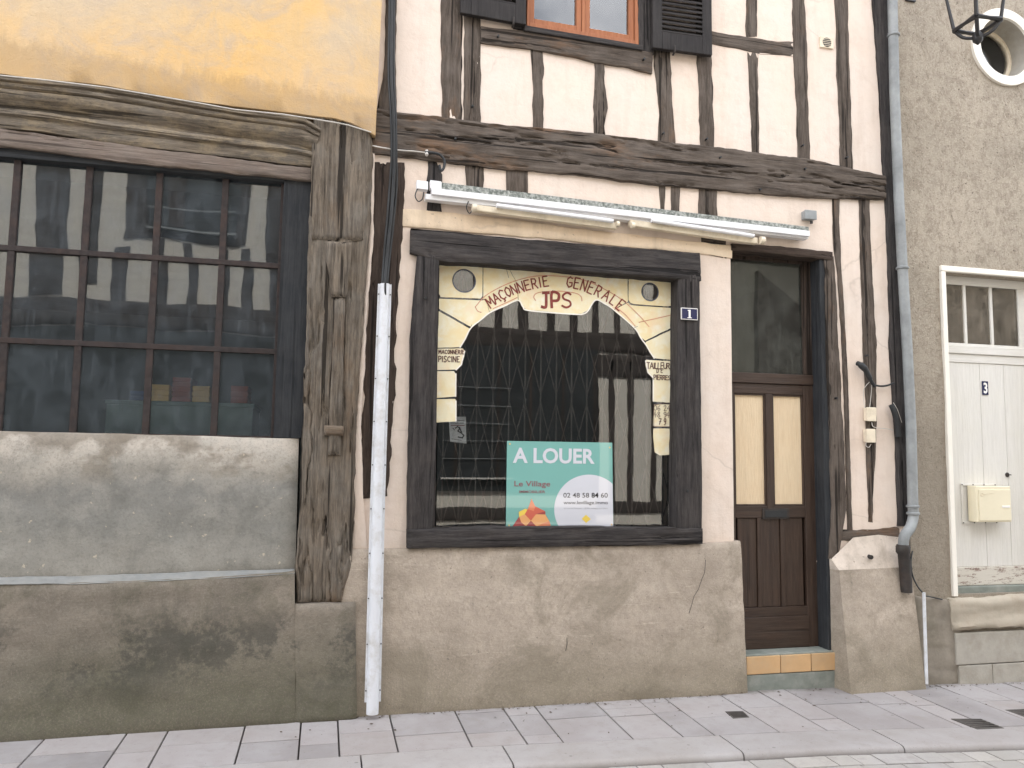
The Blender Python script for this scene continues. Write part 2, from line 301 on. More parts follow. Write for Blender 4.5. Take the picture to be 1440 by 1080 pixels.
M['cratered'] = mat_simple('brown_red_plastic_crate', (.36, .11, .08), .6, 0, .1, 10)
M['crateblue'] = mat_simple('dark_blue_plastic_crate', (.08, .12, .26), .6, 0, .1, 10)
M['gate'] = mat_simple('dull_brown_iron', (.17, .155, .145), .7, .2, .25, 12, .3)
M['roof'] = mat_simple('brown_roof_tiles', (.14, .075, .05), .9, 0, .3, 5)
M['glass_shop'] = mat_glass('shop_plate_glass', 1.75, (.93, .95, .96), .02, wav=.0004)
M['glass_old'] = mat_glass('dusty_old_glass', 1.7, (.93, .96, .97), .16, (.24, .28, .32), .0022)
M['glass_up'] = mat_glass('window_pane_glass', 2.1, (.99, .99, 1), .01, wav=.0006)
M['glass_dull'] = mat_glass('grimy_fanlight_glass', 1.8, (.5, .53, .5), .4, (.14, .145, .13))
M['glass_dusty'] = mat_glass('dusty_fanlight_glass', 1.5, (.8, .78, .74), .30, (.42, .37, .31))
M['leaf'] = mat_simple('dry_brown_leaf', (.07, .045, .03), .9, 0, .4, 30)
M['opp'] = mat_simple('sunlit_cream_plaster', (.66, .62, .55), .95, 0, .08, 2, .1, (.5, .46, .4), .3, 2, .5)
M['oppwood'] = mat_simple('opposite_dark_timber', (.06, .05, .045), .9, 0, .3, 5, .1)
M['oppwhite'] = mat_simple('opposite_white_paint', (.6, .58, .54), .7, 0, .05, 5, .1)
M['opprough'] = mat_simple('opposite_grey_roughcast', (.22, .21, .18), .95, 0, .25, 16, .1, (.1, .1, .085), .6, 2, .6)
M['oppdark'] = mat_simple('opposite_shopfront_green_black', (.03, .034, .036), .5, 0, .2, 4, .3)
for k in ('teal', 'posterwhite', 'ink', 'greyink', 'winered', 'facet0', 'facet1', 'facet2', 'facet3', 'facet4'):     # laminated print: clear gloss film
    b = M[k].node_tree.nodes["Principled BSDF"]; b.inputs["Coat Weight"].default_value = 1; b.inputs["Coat IOR"].default_value = 1.85; b.inputs["Coat Roughness"].default_value = 0
    for l in list(b.inputs["Normal"].links): M[k].node_tree.links.remove(l)
# ------------------------------------------------------------------ mesh builder
class MB:
    def __init__(s): s.v = []; s.f = []; s.smooth = False
    def face(s, pts):
        b = len(s.v); s.v += [tuple(p) for p in pts]; s.f.append(tuple(range(b, b+len(pts)))); return s
    def hexa(s, p):          # 8 points: 0-3 front ring, 4-7 back ring
        b = len(s.v); s.v += [tuple(q) for q in p]
        for f in ((0,1,2,3), (7,6,5,4), (0,4,5,1), (1,5,6,2), (2,6,7,3), (3,7,4,0)): s.f.append(tuple(b+i for i in f))
        return s
    def box(s, x0, x1, y0, y1, z0, z1):
        return s.hexa([(x0,y0,z0),(x1,y0,z0),(x1,y0,z1),(x0,y0,z1),(x0,y1,z0),(x1,y1,z0),(x1,y1,z1),(x0,y1,z1)])
    def prism(s, poly, y0, y1):       # poly: (x,z) list, y0 front
        n = len(poly); b = len(s.v)
        s.v += [(x, y0, z) for x, z in poly] + [(x, y1, z) for x, z in poly]
        for t in tessellate_polygon([[Vector((x, z, 0)) for x, z in poly]]):
            s.f.append(tuple(b+i for i in t)); s.f.append(tuple(b+n+i for i in reversed(t)))
        for i in range(n): j = (i+1) % n; s.f.append((b+i, b+j, b+n+j, b+n+i))
        return s
    def tube(s, pts, r, seg=8, cap=True):
        pts = [Vector(p) for p in pts]; n = len(pts); b = len(s.v); prev = None
        for i, p in enumerate(pts):
            t = (pts[min(i+1, n-1)] - pts[max(i-1, 0)]).normalized()
            a = prev if prev else (Vector((0, -1, 0)) if abs(t.y) < .9 else Vector((1, 0, 0)))
            a = (a - t*a.dot(t)).normalized(); prev = a; c = t.cross(a)
            rr = r[i] if isinstance(r, (list, tuple)) else r
            for k in range(seg):
                q = 2*math.pi*k/seg; s.v.append(tuple(p + a*math.cos(q)*rr + c*math.sin(q)*rr))
        for i in range(n-1):
            for k in range(seg):
                k2 = (k+1) % seg; s.f.append((b+i*seg+k, b+i*seg+k2, b+(i+1)*seg+k2, b+(i+1)*seg+k))
        if cap: s.f.append(tuple(b+k for k in reversed(range(seg)))); s.f.append(tuple(b+(n-1)*seg+k for k in range(seg)))
        s.smooth = True
        return s
    def ring(s, c, r0, r1, y0, y1, n=48):     # annulus facing -y
        b = len(s.v)
        for k in range(n):
            q = 2*math.pi*k/n; cs, sn = math.cos(q), math.sin(q)
            for r, y in ((r0,y0),(r1,y0),(r1,y1),(r0,y1)): s.v.append((c[0]+r*cs, y, c[1]+r*sn))
        for k in range(n):
            a = b+4*k; e = b+4*((k+1) % n)
            for i in range(4): j = (i+1) % 4; s.f.append((a+i, a+j, e+j, e+i))
        return s
    def disc(s, c, r, y0, y1, n=20): return s.prism([(c[0]+r*math.cos(2*math.pi*k/n), c[1]+r*math.sin(2*math.pi*k/n)) for k in range(n)], y0, y1)
    def stroke(s, pts, w, y, th=.0008):       # flat brush stroke on a plane
        for i in range(len(pts)-1):
            a = Vector(pts[i]); b_ = Vector(pts[i+1]); d = b_-a
            if d.length < 1e-6: continue
            d.normalize(); nrm = Vector((-d.y, d.x))*w/2; a = a-d*w*.3; b_ = b_+d*w*.3; yy = y-.0001*((i+len(s.f)) % 5)
            s.prism([tuple(a+nrm), tuple(b_+nrm), tuple(b_-nrm), tuple(a-nrm)], yy-th, yy)
        return s
WL = {}
def wl(o): return WL.get(o.name, Vector((0,0,0))) if o else Vector((0,0,0))
def mk(name, mb, mat, parent=None, kind=None, label=None, cat=None, group=None, bevel=0, smooth=None, grain=None):
    me = bpy.data.meshes.new(name); V = [Vector(v) for v in mb.v]
    lo = Vector([min(v[i] for v in V) for i in range(3)]); hi = Vector([max(v[i] for v in V) for i in range(3)])
    org = Vector(((lo.x+hi.x)/2, (lo.y+hi.y)/2, lo.z))
    me.from_pydata([v-org for v in V], [], mb.f); me.validate(); me.update()
    import bmesh
    bm = bmesh.new(); bm.from_mesh(me); bmesh.ops.recalc_face_normals(bm, faces=bm.faces); bm.to_mesh(me); bm.free()
    ext = hi-lo; ax = grain or ('x' if ext.x > ext.z else 'z'); off = random.random()*50
    at = me.attributes.new("grain", 'FLOAT_VECTOR', 'POINT')
    for i, v in enumerate(me.vertices):
        c = v.co+org; at.data[i].vector = (c.x+off, c.y+off, c.z+off) if ax == 'z' else (c.z+off, c.y+off, c.x+off)
    me.materials.append(mat)
    if smooth if smooth is not None else mb.smooth:
        for p in me.polygons: p.use_smooth = True
        try: me.set_sharp_from_angle(angle=math.radians(45))
        except Exception: pass
    o = bpy.data.objects.new(name, me); COL.objects.link(o)
    if parent: o.parent = parent
    o.location = org - wl(parent); WL[o.name] = org
    tag(o, label, cat, group, kind)
    if bevel:
        b = o.modifiers.new("bevel", 'BEVEL'); b.width = bevel; b.segments = 2; b.limit_method = 'ANGLE'; b.angle_limit = math.radians(40)
    return o
def tag(o, label=None, cat=None, group=None, kind=None):
    for k, v in (('label', label), ('category', cat), ('group', group), ('kind', kind)):
        if v: o[k] = v
def thing(name, loc, label, cat, group=None, kind=None):
    o = bpy.data.objects.new(name, None); COL.objects.link(o); o.location = loc; o.empty_display_size = .2
    WL[o.name] = Vector(loc); tag(o, label, cat, group, kind); return o
def resample(pts, n):
    L = [0]
    for a, b in zip(pts, pts[1:]): L.append(L[-1] + (Vector(b)-Vector(a)).length)
    out = []; j = 0
    for i in range(n):
        t = L[-1]*i/(n-1)
        while j < len(L)-2 and L[j+1] < t: j += 1
        f = (t-L[j])/max(1e-9, L[j+1]-L[j]); out.append(Vector(pts[j]).lerp(Vector(pts[j+1]), f))
    return out
def loft(A, B, df, db, wob=.006, disp=.004, crack=.010, dens=.016, step=.045, edge=.008, seed=None, taper=True, dfun=None, mb=None):
    """a timber or wall piece between two edge lines (x, z); df = how proud its face is, db = depth of its back"""
    mb = mb or MB(); sd = Vector((random.random()*90, random.random()*90, random.random()*90)) if seed is None else seed
    A = [Vector(a) for a in A]; B = [Vector(b) for b in B]
    L = sum((b-a).length for a, b in zip(A, A[1:])); Wd = (A[0]-B[0]).length
    nv = max(4, int(L/step)); nu = max(5, min(40, int(Wd/dens)))
    a = resample(A, nv); b = resample(B, nv); base = len(mb.v); per = nu+4
    for i in range(nv):
        t = i*L/(nv-1); p, q = a[i].copy(), b[i].copy(); ac = (q-p).normalized()
        def wb(k): return wob*(.9*mn.noise(sd+Vector((k, t*2.2, 0))) + .8*mn.noise(sd+Vector((k, t*9, 3))) + .5*mn.noise(sd+Vector((k, t*24, 5))))*1.6
        p = p+ac*wb(0); q = q+ac*wb(11); w = (q-p).length
        endr = edge*(1 if i in (0, nv-1) else 0)
        row = [(p, db), (p, df-edge)]
        for k in range(nu):
            f = k/(nu-1); f2 = (edge*.7/w) + f*(1-1.4*edge/w); pt = p.lerp(q, f2)
            g = df - endr + disp*(mn.noise(sd+Vector((f*w*7, t*1.7, 9))) + .6*mn.noise(sd+Vector((f*w*26, t*4, 19))))
            if crack:
                r = mn.noise(sd+Vector((f*w*13, t*1.1, 29))) + .25*mn.noise(sd+Vector((f*w*40, t*7, 31)))
                g -= crack*max(0, 1-abs(r)/.10)*(1 if mn.noise(sd+Vector((0, t*1.3, 40+f*3))) > -.1 else .15)
            if dfun: g += dfun(pt, i/(nv-1), f)
            if k in (0, nu-1): g -= edge*.35
            row.append((pt, g))
        row += [(q, df-edge), (q, db)]
        if dfun: row[1] = (p, row[2][1]-edge*.6); row[-2] = (q, row[-3][1]-edge*.6)
        mb.v += [(pt.x, -dd, pt.y) for pt, dd in row]
    for i in range(nv-1):
        for k in range(per-1): mb.f.append((base+i*per+k, base+i*per+k+1, base+(i+1)*per+k+1, base+(i+1)*per+k))
        mb.f.append((base+i*per+per-1, base+i*per, base+(i+1)*per, base+(i+1)*per+per-1))
    mb.f.append(tuple(base+k for k in range(per))); mb.f.append(tuple(base+(nv-1)*per+k for k in reversed(range(per))))
    mb.smooth = True
    return mb
def PL(pts, d=0.0): return [(P(x, y, d).x, P(x, y, d).z) for x, y in pts]
def timber(name, A, B, mat, parent, df=.012, db=-.10, **k): return mk(name, loft(PL(A, df), PL(B, df), df, db, **k), mat, parent)
class Quad:      # an upright, slightly skewed rectangle on a wall plane, from its four surveyed corners (TL, TR, BR, BL)
    def __init__(s, c, d=0.0, px=True): s.c = [Vector(p) for p in (PL(c, d) if px else c)]
    def at(s, u, v):
        a = s.c[0].lerp(s.c[1], u); b = s.c[3].lerp(s.c[2], u); return b.lerp(a, v)
    def box(s, mb, u0, u1, v0, v1, d0, d1):
        p = [s.at(u0, v1), s.at(u1, v1), s.at(u1, v0), s.at(u0, v0)]
        return mb.hexa([(q.x, -d1, q.y) for q in p] + [(q.x, -d0, q.y) for q in p])
def wallgrid(x0, x1, z0, z1, holes, d, cell=.08, amp=.004, sd=0, thick=.25, mask=None):
    """front sheet of a wall with openings; the openings' sides run back by thick"""
    xs = {x0, x1}; zs = {z0, z1}
    for h in holes: xs |= {h[0], h[1]}; zs |= {h[2], h[3]}
    def fill(s):
        s = sorted(s); o = []
        for a, b in zip(s, s[1:]):
            n = max(1, int((b-a)/cell)); o += [a+(b-a)*i/n for i in range(n)]
        return o+[s[-1]]
    xs = fill(xs); zs = fill(zs); mb = MB(); idx = {}
    def dd(x, z): return d + amp*(mn.noise(Vector((x*1.6, sd, z*1.6))) + .5*mn.noise(Vector((x*5, sd, z*5))))
    def vi(i, j):
        if (i, j) not in idx:
            idx[i, j] = len(mb.v); mb.v.append((xs[i], -dd(xs[i], zs[j]), zs[j]))
        return idx[i, j]
    inh = lambda x, z: any(h[0] < x < h[1] and h[2] < z < h[3] for h in holes)
    for i in range(len(xs)-1):
        for j in range(len(zs)-1):
            if not inh((xs[i]+xs[i+1])/2, (zs[j]+zs[j+1])/2): mb.f.append((vi(i, j), vi(i+1, j), vi(i+1, j+1), vi(i, j+1)))
    for h in holes:
        if len(h) > 4: continue
        y0, y1 = -d+.004, -d+thick
        for q in (((h[0],h[2]),(h[1],h[2])), ((h[1],h[2]),(h[1],h[3])), ((h[1],h[3]),(h[0],h[3])), ((h[0],h[3]),(h[0],h[2]))):
            (ax, az), (bx, bz) = q; mb.face([(ax,y0,az),(bx,y0,bz),(bx,y1,bz),(ax,y1,az)])
    mb.smooth = True
    return mb
def text_mesh(body, x0, x1, z0, z1, y, mat, name, parent, bold=0, **k):
    cu = bpy.data.curves.new("t", 'FONT'); cu.body = body; cu.offset = bold; cu.resolution_u = 3
    to = bpy.data.objects.new("t", cu); COL.objects.link(to)
    dg = bpy.context.evaluated_depsgraph_get(); me = bpy.data.meshes.new_from_object(to.evaluated_get(dg))
    bpy.data.objects.remove(to); xs = [v.co.x for v in me.vertices]; ys = [v.co.y for v in me.vertices]
    mb = MB(); sx = (x1-x0)/(max(xs)-min(xs)); sz = (z1-z0)/(max(ys)-min(ys))
    mb.v = [(x0+(v.co.x-min(xs))*sx, y, z0+(v.co.y-min(ys))*sz) for v in me.vertices]; mb.f = [tuple(p.vertices) for p in me.polygons]
    bpy.data.meshes.remove(me)
    return mk(name, mb, mat, parent, **k)
GL = {'A':[[(0,0),(.45,1),(.9,0)],[(.18,.38),(.72,.38)]], 'B':[[(0,0),(0,1),(.6,.95),(.65,.6),(0,.5)],[(.1,.5),(.75,.4),(.7,.02),(0,0)]], 'C':[[(.8,.85),(.45,1),(.08,.75),(.05,.3),(.4,0),(.8,.12)]],
 'Ç':[[(.8,.85),(.45,1),(.08,.75),(.05,.3),(.4,0),(.8,.12)],[(.45,0),(.5,-.15),(.3,-.25)]], 'D':[[(0,0),(0,1),(.5,.95),(.75,.5),(.5,.05),(0,0)]],
 'E':[[(.7,1),(0,1),(0,0),(.7,0)],[(0,.52),(.55,.55)]], 'G':[[(.8,.85),(.45,1),(.08,.75),(.05,.3),(.4,0),(.8,.15),(.82,.45),(.45,.45)]], 'I':[[(.1,0),(.1,1)]],
 'J':[[(.1,1),(.65,1)],[(.4,1),(.4,.15),(.25,0),(0,.05)]], 'L':[[(0,1),(0,0),(.65,0)]], 'M':[[(0,0),(.1,1),(.5,.35),(.9,1),(1,0)]], 'N':[[(0,0),(0,1),(.75,0),(.78,1)]],
 'O':[[(.4,1),(.08,.75),(.05,.3),(.4,0),(.75,.28),(.75,.75),(.4,1)]], 'P':[[(0,0),(0,1),(.6,.95),(.7,.72),(.55,.48),(0,.45)]], 'R':[[(0,0),(0,1),(.6,.95),(.68,.7),(.5,.5),(0,.48)],[(.3,.48),(.8,-.05)]],
 'S':[[(.7,.88),(.4,1),(.08,.82),(.15,.58),(.6,.42),(.68,.15),(.35,0),(0,.12)]], 'T':[[(0,1),(.8,1)],[(.4,1),(.4,0)]], 'U':[[(0,1),(.03,.2),(.35,0),(.68,.2),(.7,1)]],
 '0':[[(.35,1),(.05,.75),(.05,.25),(.35,0),(.65,.25),(.65,.75),(.35,1)]], '6':[[(.6,1),(.15,.6),(.05,.25),(.35,0),(.65,.2),(.55,.45),(.1,.35)]], '2':[[(.05,.8),(.35,1),(.6,.75),(.05,0),(.7,.02)]],
 '4':[[(.5,1),(.0,.4),(.7,.42)],[(.5,.75),(.48,0)]], '8':[[(.35,.5),(.1,.78),(.35,1),(.6,.78),(.35,.5),(.05,.22),(.35,0),(.68,.22),(.35,.5)]], '9':[[(.6,.6),(.3,.45),(.08,.72),(.35,1),(.62,.8),(.55,.2),(.25,0)]],
 '7':[[(0,1),(.65,1),(.2,0)],[(.15,.5),(.6,.5)]], ' ':[]}
def brush(parent, mat, word, fpos, h, w, d, ww=.62):
    """hand lettering: fpos(t) -> (px, py, angle) for t in 0..1 across the word; sizes in photo pixels"""
    gw = [max([u for pl in GL[c] for u, v in pl]+[.45]) if c != 'I' else .2 for c in word]; tot = sum(gw)+.28*len(gw); cum = 0
    for i, ch in enumerate(word):
        x, y, a = fpos((cum+.14+gw[i]/2)/tot); cum += gw[i]+.28; ca, sa = math.cos(a), math.sin(a); jit = random.uniform(-.08, .08)
        if not GL[ch]: continue
        mb = MB()
        for pl in GL[ch]:
            pts = []
            for u, v in pl:
                lx = (u-gw[i]/2)*h*ww + random.uniform(-.02, .02)*h; ly = (v-.5)*h*(1+jit) + random.uniform(-.02, .02)*h
                q = P(x+lx*ca+ly*sa, y+lx*sa-ly*ca, d); pts.append((q.x, q.z))
            mb.stroke(pts, w/200, -d)
        mk('painted_letter', mb, mat, parent)
# ================================================================== SETTING
def gz(x, y): return -.114 - .022*max(0, x-3.1) + .012*(y if y < 0 else 0)*-1*-1
def groundsheet(x0, x1, y0, y1, dz, n=40):
    mb = MB()
    xs = [x0+(x1-x0)*i/n for i in range(n+1)]
    for x in xs: mb.v += [(x, y0, gz(min(max(x, -6), 9), max(y0, -8))+dz), (x, y1, gz(min(max(x, -6), 9), y1)+dz)]
    for i in range(n): mb.f.append((2*i, 2*i+2, 2*i+3, 2*i+1))
    return mb
mk('ground', MB().face([(-150,-150,-.7),(150,-150,-.7),(150,150,-.7),(-150,150,-.7)]), M['joint'], kind='structure')
def kerb_y(x): return -(.735 + max(0, (x-.9))*.066)          # inner line of the kerb
road = mk('road', groundsheet(-40, 60, -7.0, -.6, -.075), M['road'], kind='structure')
pave = mk('pavement', (lambda mb: mb)(groundsheet(-40, 60, -.76, .3, -.046)), M['joint'], kind='structure')
def slab(name, quad, th, mat, parent, jit=.0022, bev=.004, dz=0.0, gap=.0048):
    cx = sum(q[0] for q in quad)/4; cy = sum(q[1] for q in quad)/4; j = random.uniform(-jit, jit); tx = random.uniform(-jit, jit)
    pts = []
    for x, y in quad:
        dx, dy = x-cx, y-cy; x -= math.copysign(gap, dx); y -= math.copysign(gap, dy); pts.append((x, y, gz(x, y)+dz+j+tx*dx*2))
    mb = MB().hexa([(p[0], p[1], p[2]-th) for p in (pts[0], pts[1], pts[2], pts[3])][::1] + pts)
    return mk(name, mb, mat, parent, bevel=bev, grain='x')
wx = [G(px, py).x for px, py in [(67.5,1035),(182,1027),(239.5,1023),(347,1014),(424,1009),(474.5,1005),(546,1000),(636,994),(702,989),(745,986),(830,982.5),(890,979.5),(927,977),(1005,973),(1062,970),(1099,967),(1180,965),(1230,964),(1262,962.5),(1325,961),(1375,958.5)]]
wx = [wx[0]-1.55, wx[0]-1.1, wx[0]-.72, wx[0]-.3] + wx
x = wx[-1]
while x < 9.5: x += random.choice([.32, .45, .55]); wx.append(x)
cross = {4:[-.55], 5:[-.62], 7:[-.58], 9:[-.52], 10:[-.66], 11:[-.2,-.72], 12:[-.34,-.86], 13:[-.5], 14:[-.34,-.55], 15:[-.22,-.52], 16:[-.72], 17:[-.55,], 18:[-.95], 19:[-.55], 20:[-.62], 21:[-.7], 22:[-.45]}
for i in range(len(wx)-1):
    a, b = wx[i], wx[i+1]; ys = [0.0]+[q*.72 for q in cross.get(i, [random.uniform(-.75, -.3)])]+[None]
    for k in range(len(ys)-1):
        ya = yb = ys[k]; ka = ys[k+1] if ys[k+1] is not None else kerb_y(a); kb = ys[k+1] if ys[k+1] is not None else kerb_y(b)
        slab('paving_slab', [(a, ka), (b, kb), (b, yb), (a, ya)], .05, M['slab'], pave)
kx = [G(-60,1080,-.12).x, -1.9, -.72, G(507,1062).x, 1.10, G(1017,1037).x, G(1236,1028).x, 4.75, 6.0, 7.2, 8.4]
KW = .30
for a, b in zip(kx, kx[1:]):
    # kerb stone with a rounded nose
    prof = [(0,-.09),(0,0),(-.12,.001),(-KW+.035,-.001),(-KW+.014,-.006),(-KW+.003,-.018),(-KW,-.034),(-KW,-.12)]
    mb = MB(); n = len(prof); N = 8; g = .005
    for i in range(N+1):
        xx = a+g+(b-a-2*g)*i/N
        for (py, pz) in prof: mb.v.append((xx, kerb_y(xx)+py-.004, gz(xx, kerb_y(xx))+pz))
    for i in range(N):
        for k in range(n): mb.f.append((i*n+k, i*n+(k+1) % n, (i+1)*n+(k+1) % n, (i+1)*n+k))
    mb.f.append(tuple(range(n))); mb.f.append(tuple(N*n+k for k in reversed(range(n))))
    mk('kerb_stone', mb, M['kerb'], pave, smooth=True, grain='x')
# setts of the roadway that the picture shows (perpendicular rows), the rest is the road sheet
y = 0
for r in range(6):
    x = -1.2 + .11*(r % 2)
    while x < 7.4:
        w = random.choice([.15, .17, .22, .27]); y0 = kerb_y(x)-KW-.012-r*.155; y1 = kerb_y(x+w)-KW-.012-r*.155
        slab('paving_sett', [(x, y0-.150), (x+w, y1-.150), (x+w, y1), (x, y0)], .06, M['sett'], road, dz=-.034, bev=.004, gap=.003)
        x += w
# iron covers let into the pavement
def cover(pxs, label):
    q = [G(a, b, -.12) for a, b in pxs]; mb = MB()
    z = [gz(p.x, p.y)+.0035 for p in q]
    mb.hexa([(p.x, p.y, zz-.02) for p, zz in zip(q, z)] + [(p.x, p.y, zz) for p, zz in zip(q, z)])
    t = mk('drain_cover', mb, M['cover'], None, label=label, cat='drain cover', group='iron covers in the pavement', bevel=.002, grain='x')
    c = sum((Vector(p) for p in q), Vector())/4; m2 = MB()
    for k in range(-2, 3):
        a = q[3].lerp(q[0], .5+k*.17); b = q[2].lerp(q[1], .5+k*.17); a2 = a.lerp(b, .08); b2 = a.lerp(b, .92); zz = gz(c.x, c.y)+.0045
        m2.tube([(a2.x, a2.y, zz), (b2.x, b2.y, zz)], .003, 6)
    mk('tread_rib', m2, M['iron'], t, grain='x')
cover([(1031,1010.5),(1054,1009),(1045,1000.7),(1020,1001)], 'small square iron cover in the slabs in front of the brown door step')
cover([(1374,1019),(1412,1016.5),(1379,1004),(1337,1005)], 'larger dark rectangular iron cover beside the kerb below door 3')
cover([(1444,1001),(1480,998),(1448,988),(1413,990.5)], 'dark iron cover at the right edge of the photo, nearest to the house wall')
mbd = MB()
for cx, cy, n, sx in ((1.2,-.25,10,.5),(2.3,-.2,22,.6),(3.6,-.18,26,.7),(4.3,-.35,14,.5),(5.1,-.1,14,.6),(0,-.4,12,1.0),(2.6,-.7,8,1.2)):
    for _ in range(n):
        x = random.gauss(cx, sx*.5); y = -abs(random.gauss(-cy, .16))-.015; y = max(y, kerb_y(x)+.02); s = random.uniform(.004, .013); a = random.uniform(0, 6.3); z = gz(x, y)+.002
        mbd.face([(x+s*math.cos(a+q)*(1 if k % 2 else .5), y+s*math.sin(a+q), z+random.uniform(.001, .006)) for k, q in enumerate((0, 1.4, 3.1, 4.6))])
for _ in range(260):
    x = random.uniform(-2.2, 6.5); y = -abs(random.gauss(0, .018))-.004; s = random.uniform(.003, .009); a = random.uniform(0, 6.3); z = gz(x, 0)+.001
    if 3.2 < x < 3.9: continue
    mbd.face([(x+s*math.cos(a+q), min(-.10, y-.10)+s*math.sin(a+q), z+random.uniform(.001, .008)) for q in (0, 1.5, 3, 4.5)])
mk('leaf_litter', mbd, M['leaf'], None, kind='stuff', label='dry brown leaf crumbs scattered over the paving slabs', cat='leaf litter')

# ================================================================== MIDDLE HOUSE (half-timbered)
mid = thing('half_timbered_house', (2.5, 3, -.12), 'cream plastered house with dark timber frame, shop window and brown door', 'house')
ZT = 7.2; XL, XR = .20, 4.66
sw = (P(617,500,.0).x-.03, P(950,500,.0).x+.03, P(780,742).z-.01, P(780,378).z+.02)           # shop window opening
dr = (3.07, P(1146,700,-.14).x, .0, P(1100,352).z)                                            # door opening
uw = (P(740,39).x-.01, P(897,66).x+.01, P(818,55).z, P(818,55).z+1.35)
mk('plaster_wall', wallgrid(XL, XR, -.15, ZT, [sw, dr, uw], 0, sd=3, thick=.3), M['plaster'], mid)
def T(A, B, mat=M['beam'], df=.012, name='stud', **k):
    if name == 'stud' and abs(A[0][1]-A[-1][1]) > abs(A[0][0]-A[-1][0]):      # tenon ends run in behind the rails
        A = [(A[0][0], A[0][1]-4)]+A[1:-1]+[(A[-1][0], A[-1][1]+4)]; B = [(B[0][0], B[0][1]-4)]+B[1:-1]+[(B[-1][0], B[-1][1]+4)]
    return timber(name, A, B, mat, mid, df, **k)
# the great beam
T([(520,150),(557,157),(620,162),(677,172),(763,180),(847,188),(947,200),(1007,207),(1060,213),(1137,223),(1193,235),(1247,247)],
  [(520,214),(558,218),(627,227),(713,237),(763,241),(813,245),(880,255),(960,262),(1027,268),(1127,276),(1173,279),(1200,278),(1247,279)], df=.035, name='main_beam', crack=.02, disp=.011, wob=.006, dens=.012, step=.03)
T([(543,-300),(542,0),(541,90),(528,170)], [(560,-300),(558,0),(557,100),(557,160)], name='corner_post')
T([(622,-300),(619.5,0),(620,90),(621,163)], [(652,-300),(650,0),(650,90),(649,166)], crack=.012)
T([(653.5,-300),(652.5,0),(652.5,90),(652.5,167)], [(678,-300),(677,0),(676,90),(675.5,169)], crack=.01)
T([(677,36),(740,43),(818,56),(897,68),(919,74)], [(676.5,57.5),(745,69),(800,77),(835,86),(880,93),(918,102)], name='window_rail', df=.028, crack=.012)
T([(747,69),(750,100),(749,140),(751,181)], [(763,72),(766,100),(763,110),(765,140),(764,181)])
T([(836,84),(837,120),(835,150),(836,190)], [(851,87),(850,110),(856,150),(851,175),(852,190)])
T([(918,70),(922,110),(928,160),(925,201)], [(943,72),(945,110),(947,150),(950,203)])
T([(900,-300),(898,0),(899,66)], [(918,-300),(917,0),(919,76)], mat=M['dark'], name='window_post', df=.03)
T([(718,-300),(722,0),(722,38)], [(738,-300),(738,0),(740,41)], mat=M['dark'], name='window_post', df=.03)
T([(982,60),(981,80),(984,130),(985,206)], [(1001,60),(1001,80),(1003,130),(1005,209)])
T([(980,-300),(980,60)], [(1000,-300),(1000,60)], crack=.01)
T([(1051,-300),(1050,0),(1049,47)], [(1069,-300),(1066,0),(1066,47)])
T([(1001,43),(1040,50),(1080,56),(1117,58)], [(1001,60),(1030,66),(1075,76),(1117,78)], name='rail')
T([(1052,77),(1054,120),(1056,160),(1058,214)], [(1066,77),(1067,130),(1068,170),(1068,215)])
T([(1117,-300),(1115,0),(1117,90),(1121,160),(1123,224)], [(1135,-300),(1132,0),(1136,60),(1137,120),(1140,224)])
T([(1178,-300),(1175,0),(1178,100),(1181,180),(1182,236)], [(1195,-300),(1193,0),(1196,100),(1199,180),(1200,238)])
T([(1232,-300),(1229,0),(1238,133),(1246,280),(1250,360),(1254,493),(1261,627),(1264,740)], [(1254,-300),(1252,0),(1256,133),(1262,280),(1266,360),(1273,493),(1279,627),(1282,740)], mat=M['dark'], name='corner_post', df=.03)
# below the beam
T([(525,227),(524,300),(521,360),(515,440),(512,520),(508,600),(505,680),(506,702)], [(570,228),(569,300),(564,350),(562,400),(556,470),(556,540),(549,600),(549,660),(544,698)], mat=M['umber'], name='corner_post', wob=.012)
T([(603,229),(601,250),(602,294)], [(613,228),(622,250),(623,296)], mat=M['dark'], wob=.012)
T([(656,231),(656,268)], [(681,234),(680,270)])
T([(713,236),(713,272)], [(742,240),(741,274)], crack=.012)
T([(928,258),(930,296)], [(936,258),(936,298)])
T([(944,259),(944,298)], [(957,260),(956,300)])
T([(984,262),(984,302)], [(1008,266),(1010,304)], crack=.012)
T([(988,335),(989,352)], [(1022,338),(1022,359)])
T([(1171,278),(1172,330),(1173,350),(1178,380),(1182,430),(1186,520),(1190,627),(1193,746)], [(1182,279),(1181,310),(1183,350),(1184,380),(1188,430),(1193,520),(1196,627),(1200,744)], wob=.004)
T([(1208,279),(1210,340),(1213,440),(1215,490),(1218,560),(1219,620),(1221,690),(1222,730)], [(1223,279),(1226,340),(1231,440),(1234,500),(1233,560),(1233,627),(1229,690),(1228,731)])
T([(1176,742),(1205,746),(1235,743),(1266,742)], [(1180,760),(1210,760),(1235,758),(1266,757)], name='rail', wob=.01)
T([(1030,343),(1100,347),(1172,355)], [(1030,352),(1100,357),(1172,366)], name='door_lintel', df=.03, mat=M['umber'])
T([(1160,360),(1162,440),(1165,540),(1168,640),(1169,720),(1167,786)], [(1173,360),(1178,440),(1183,520),(1188,627),(1190,720),(1181,784)], name='door_post', df=.025, crack=.012)
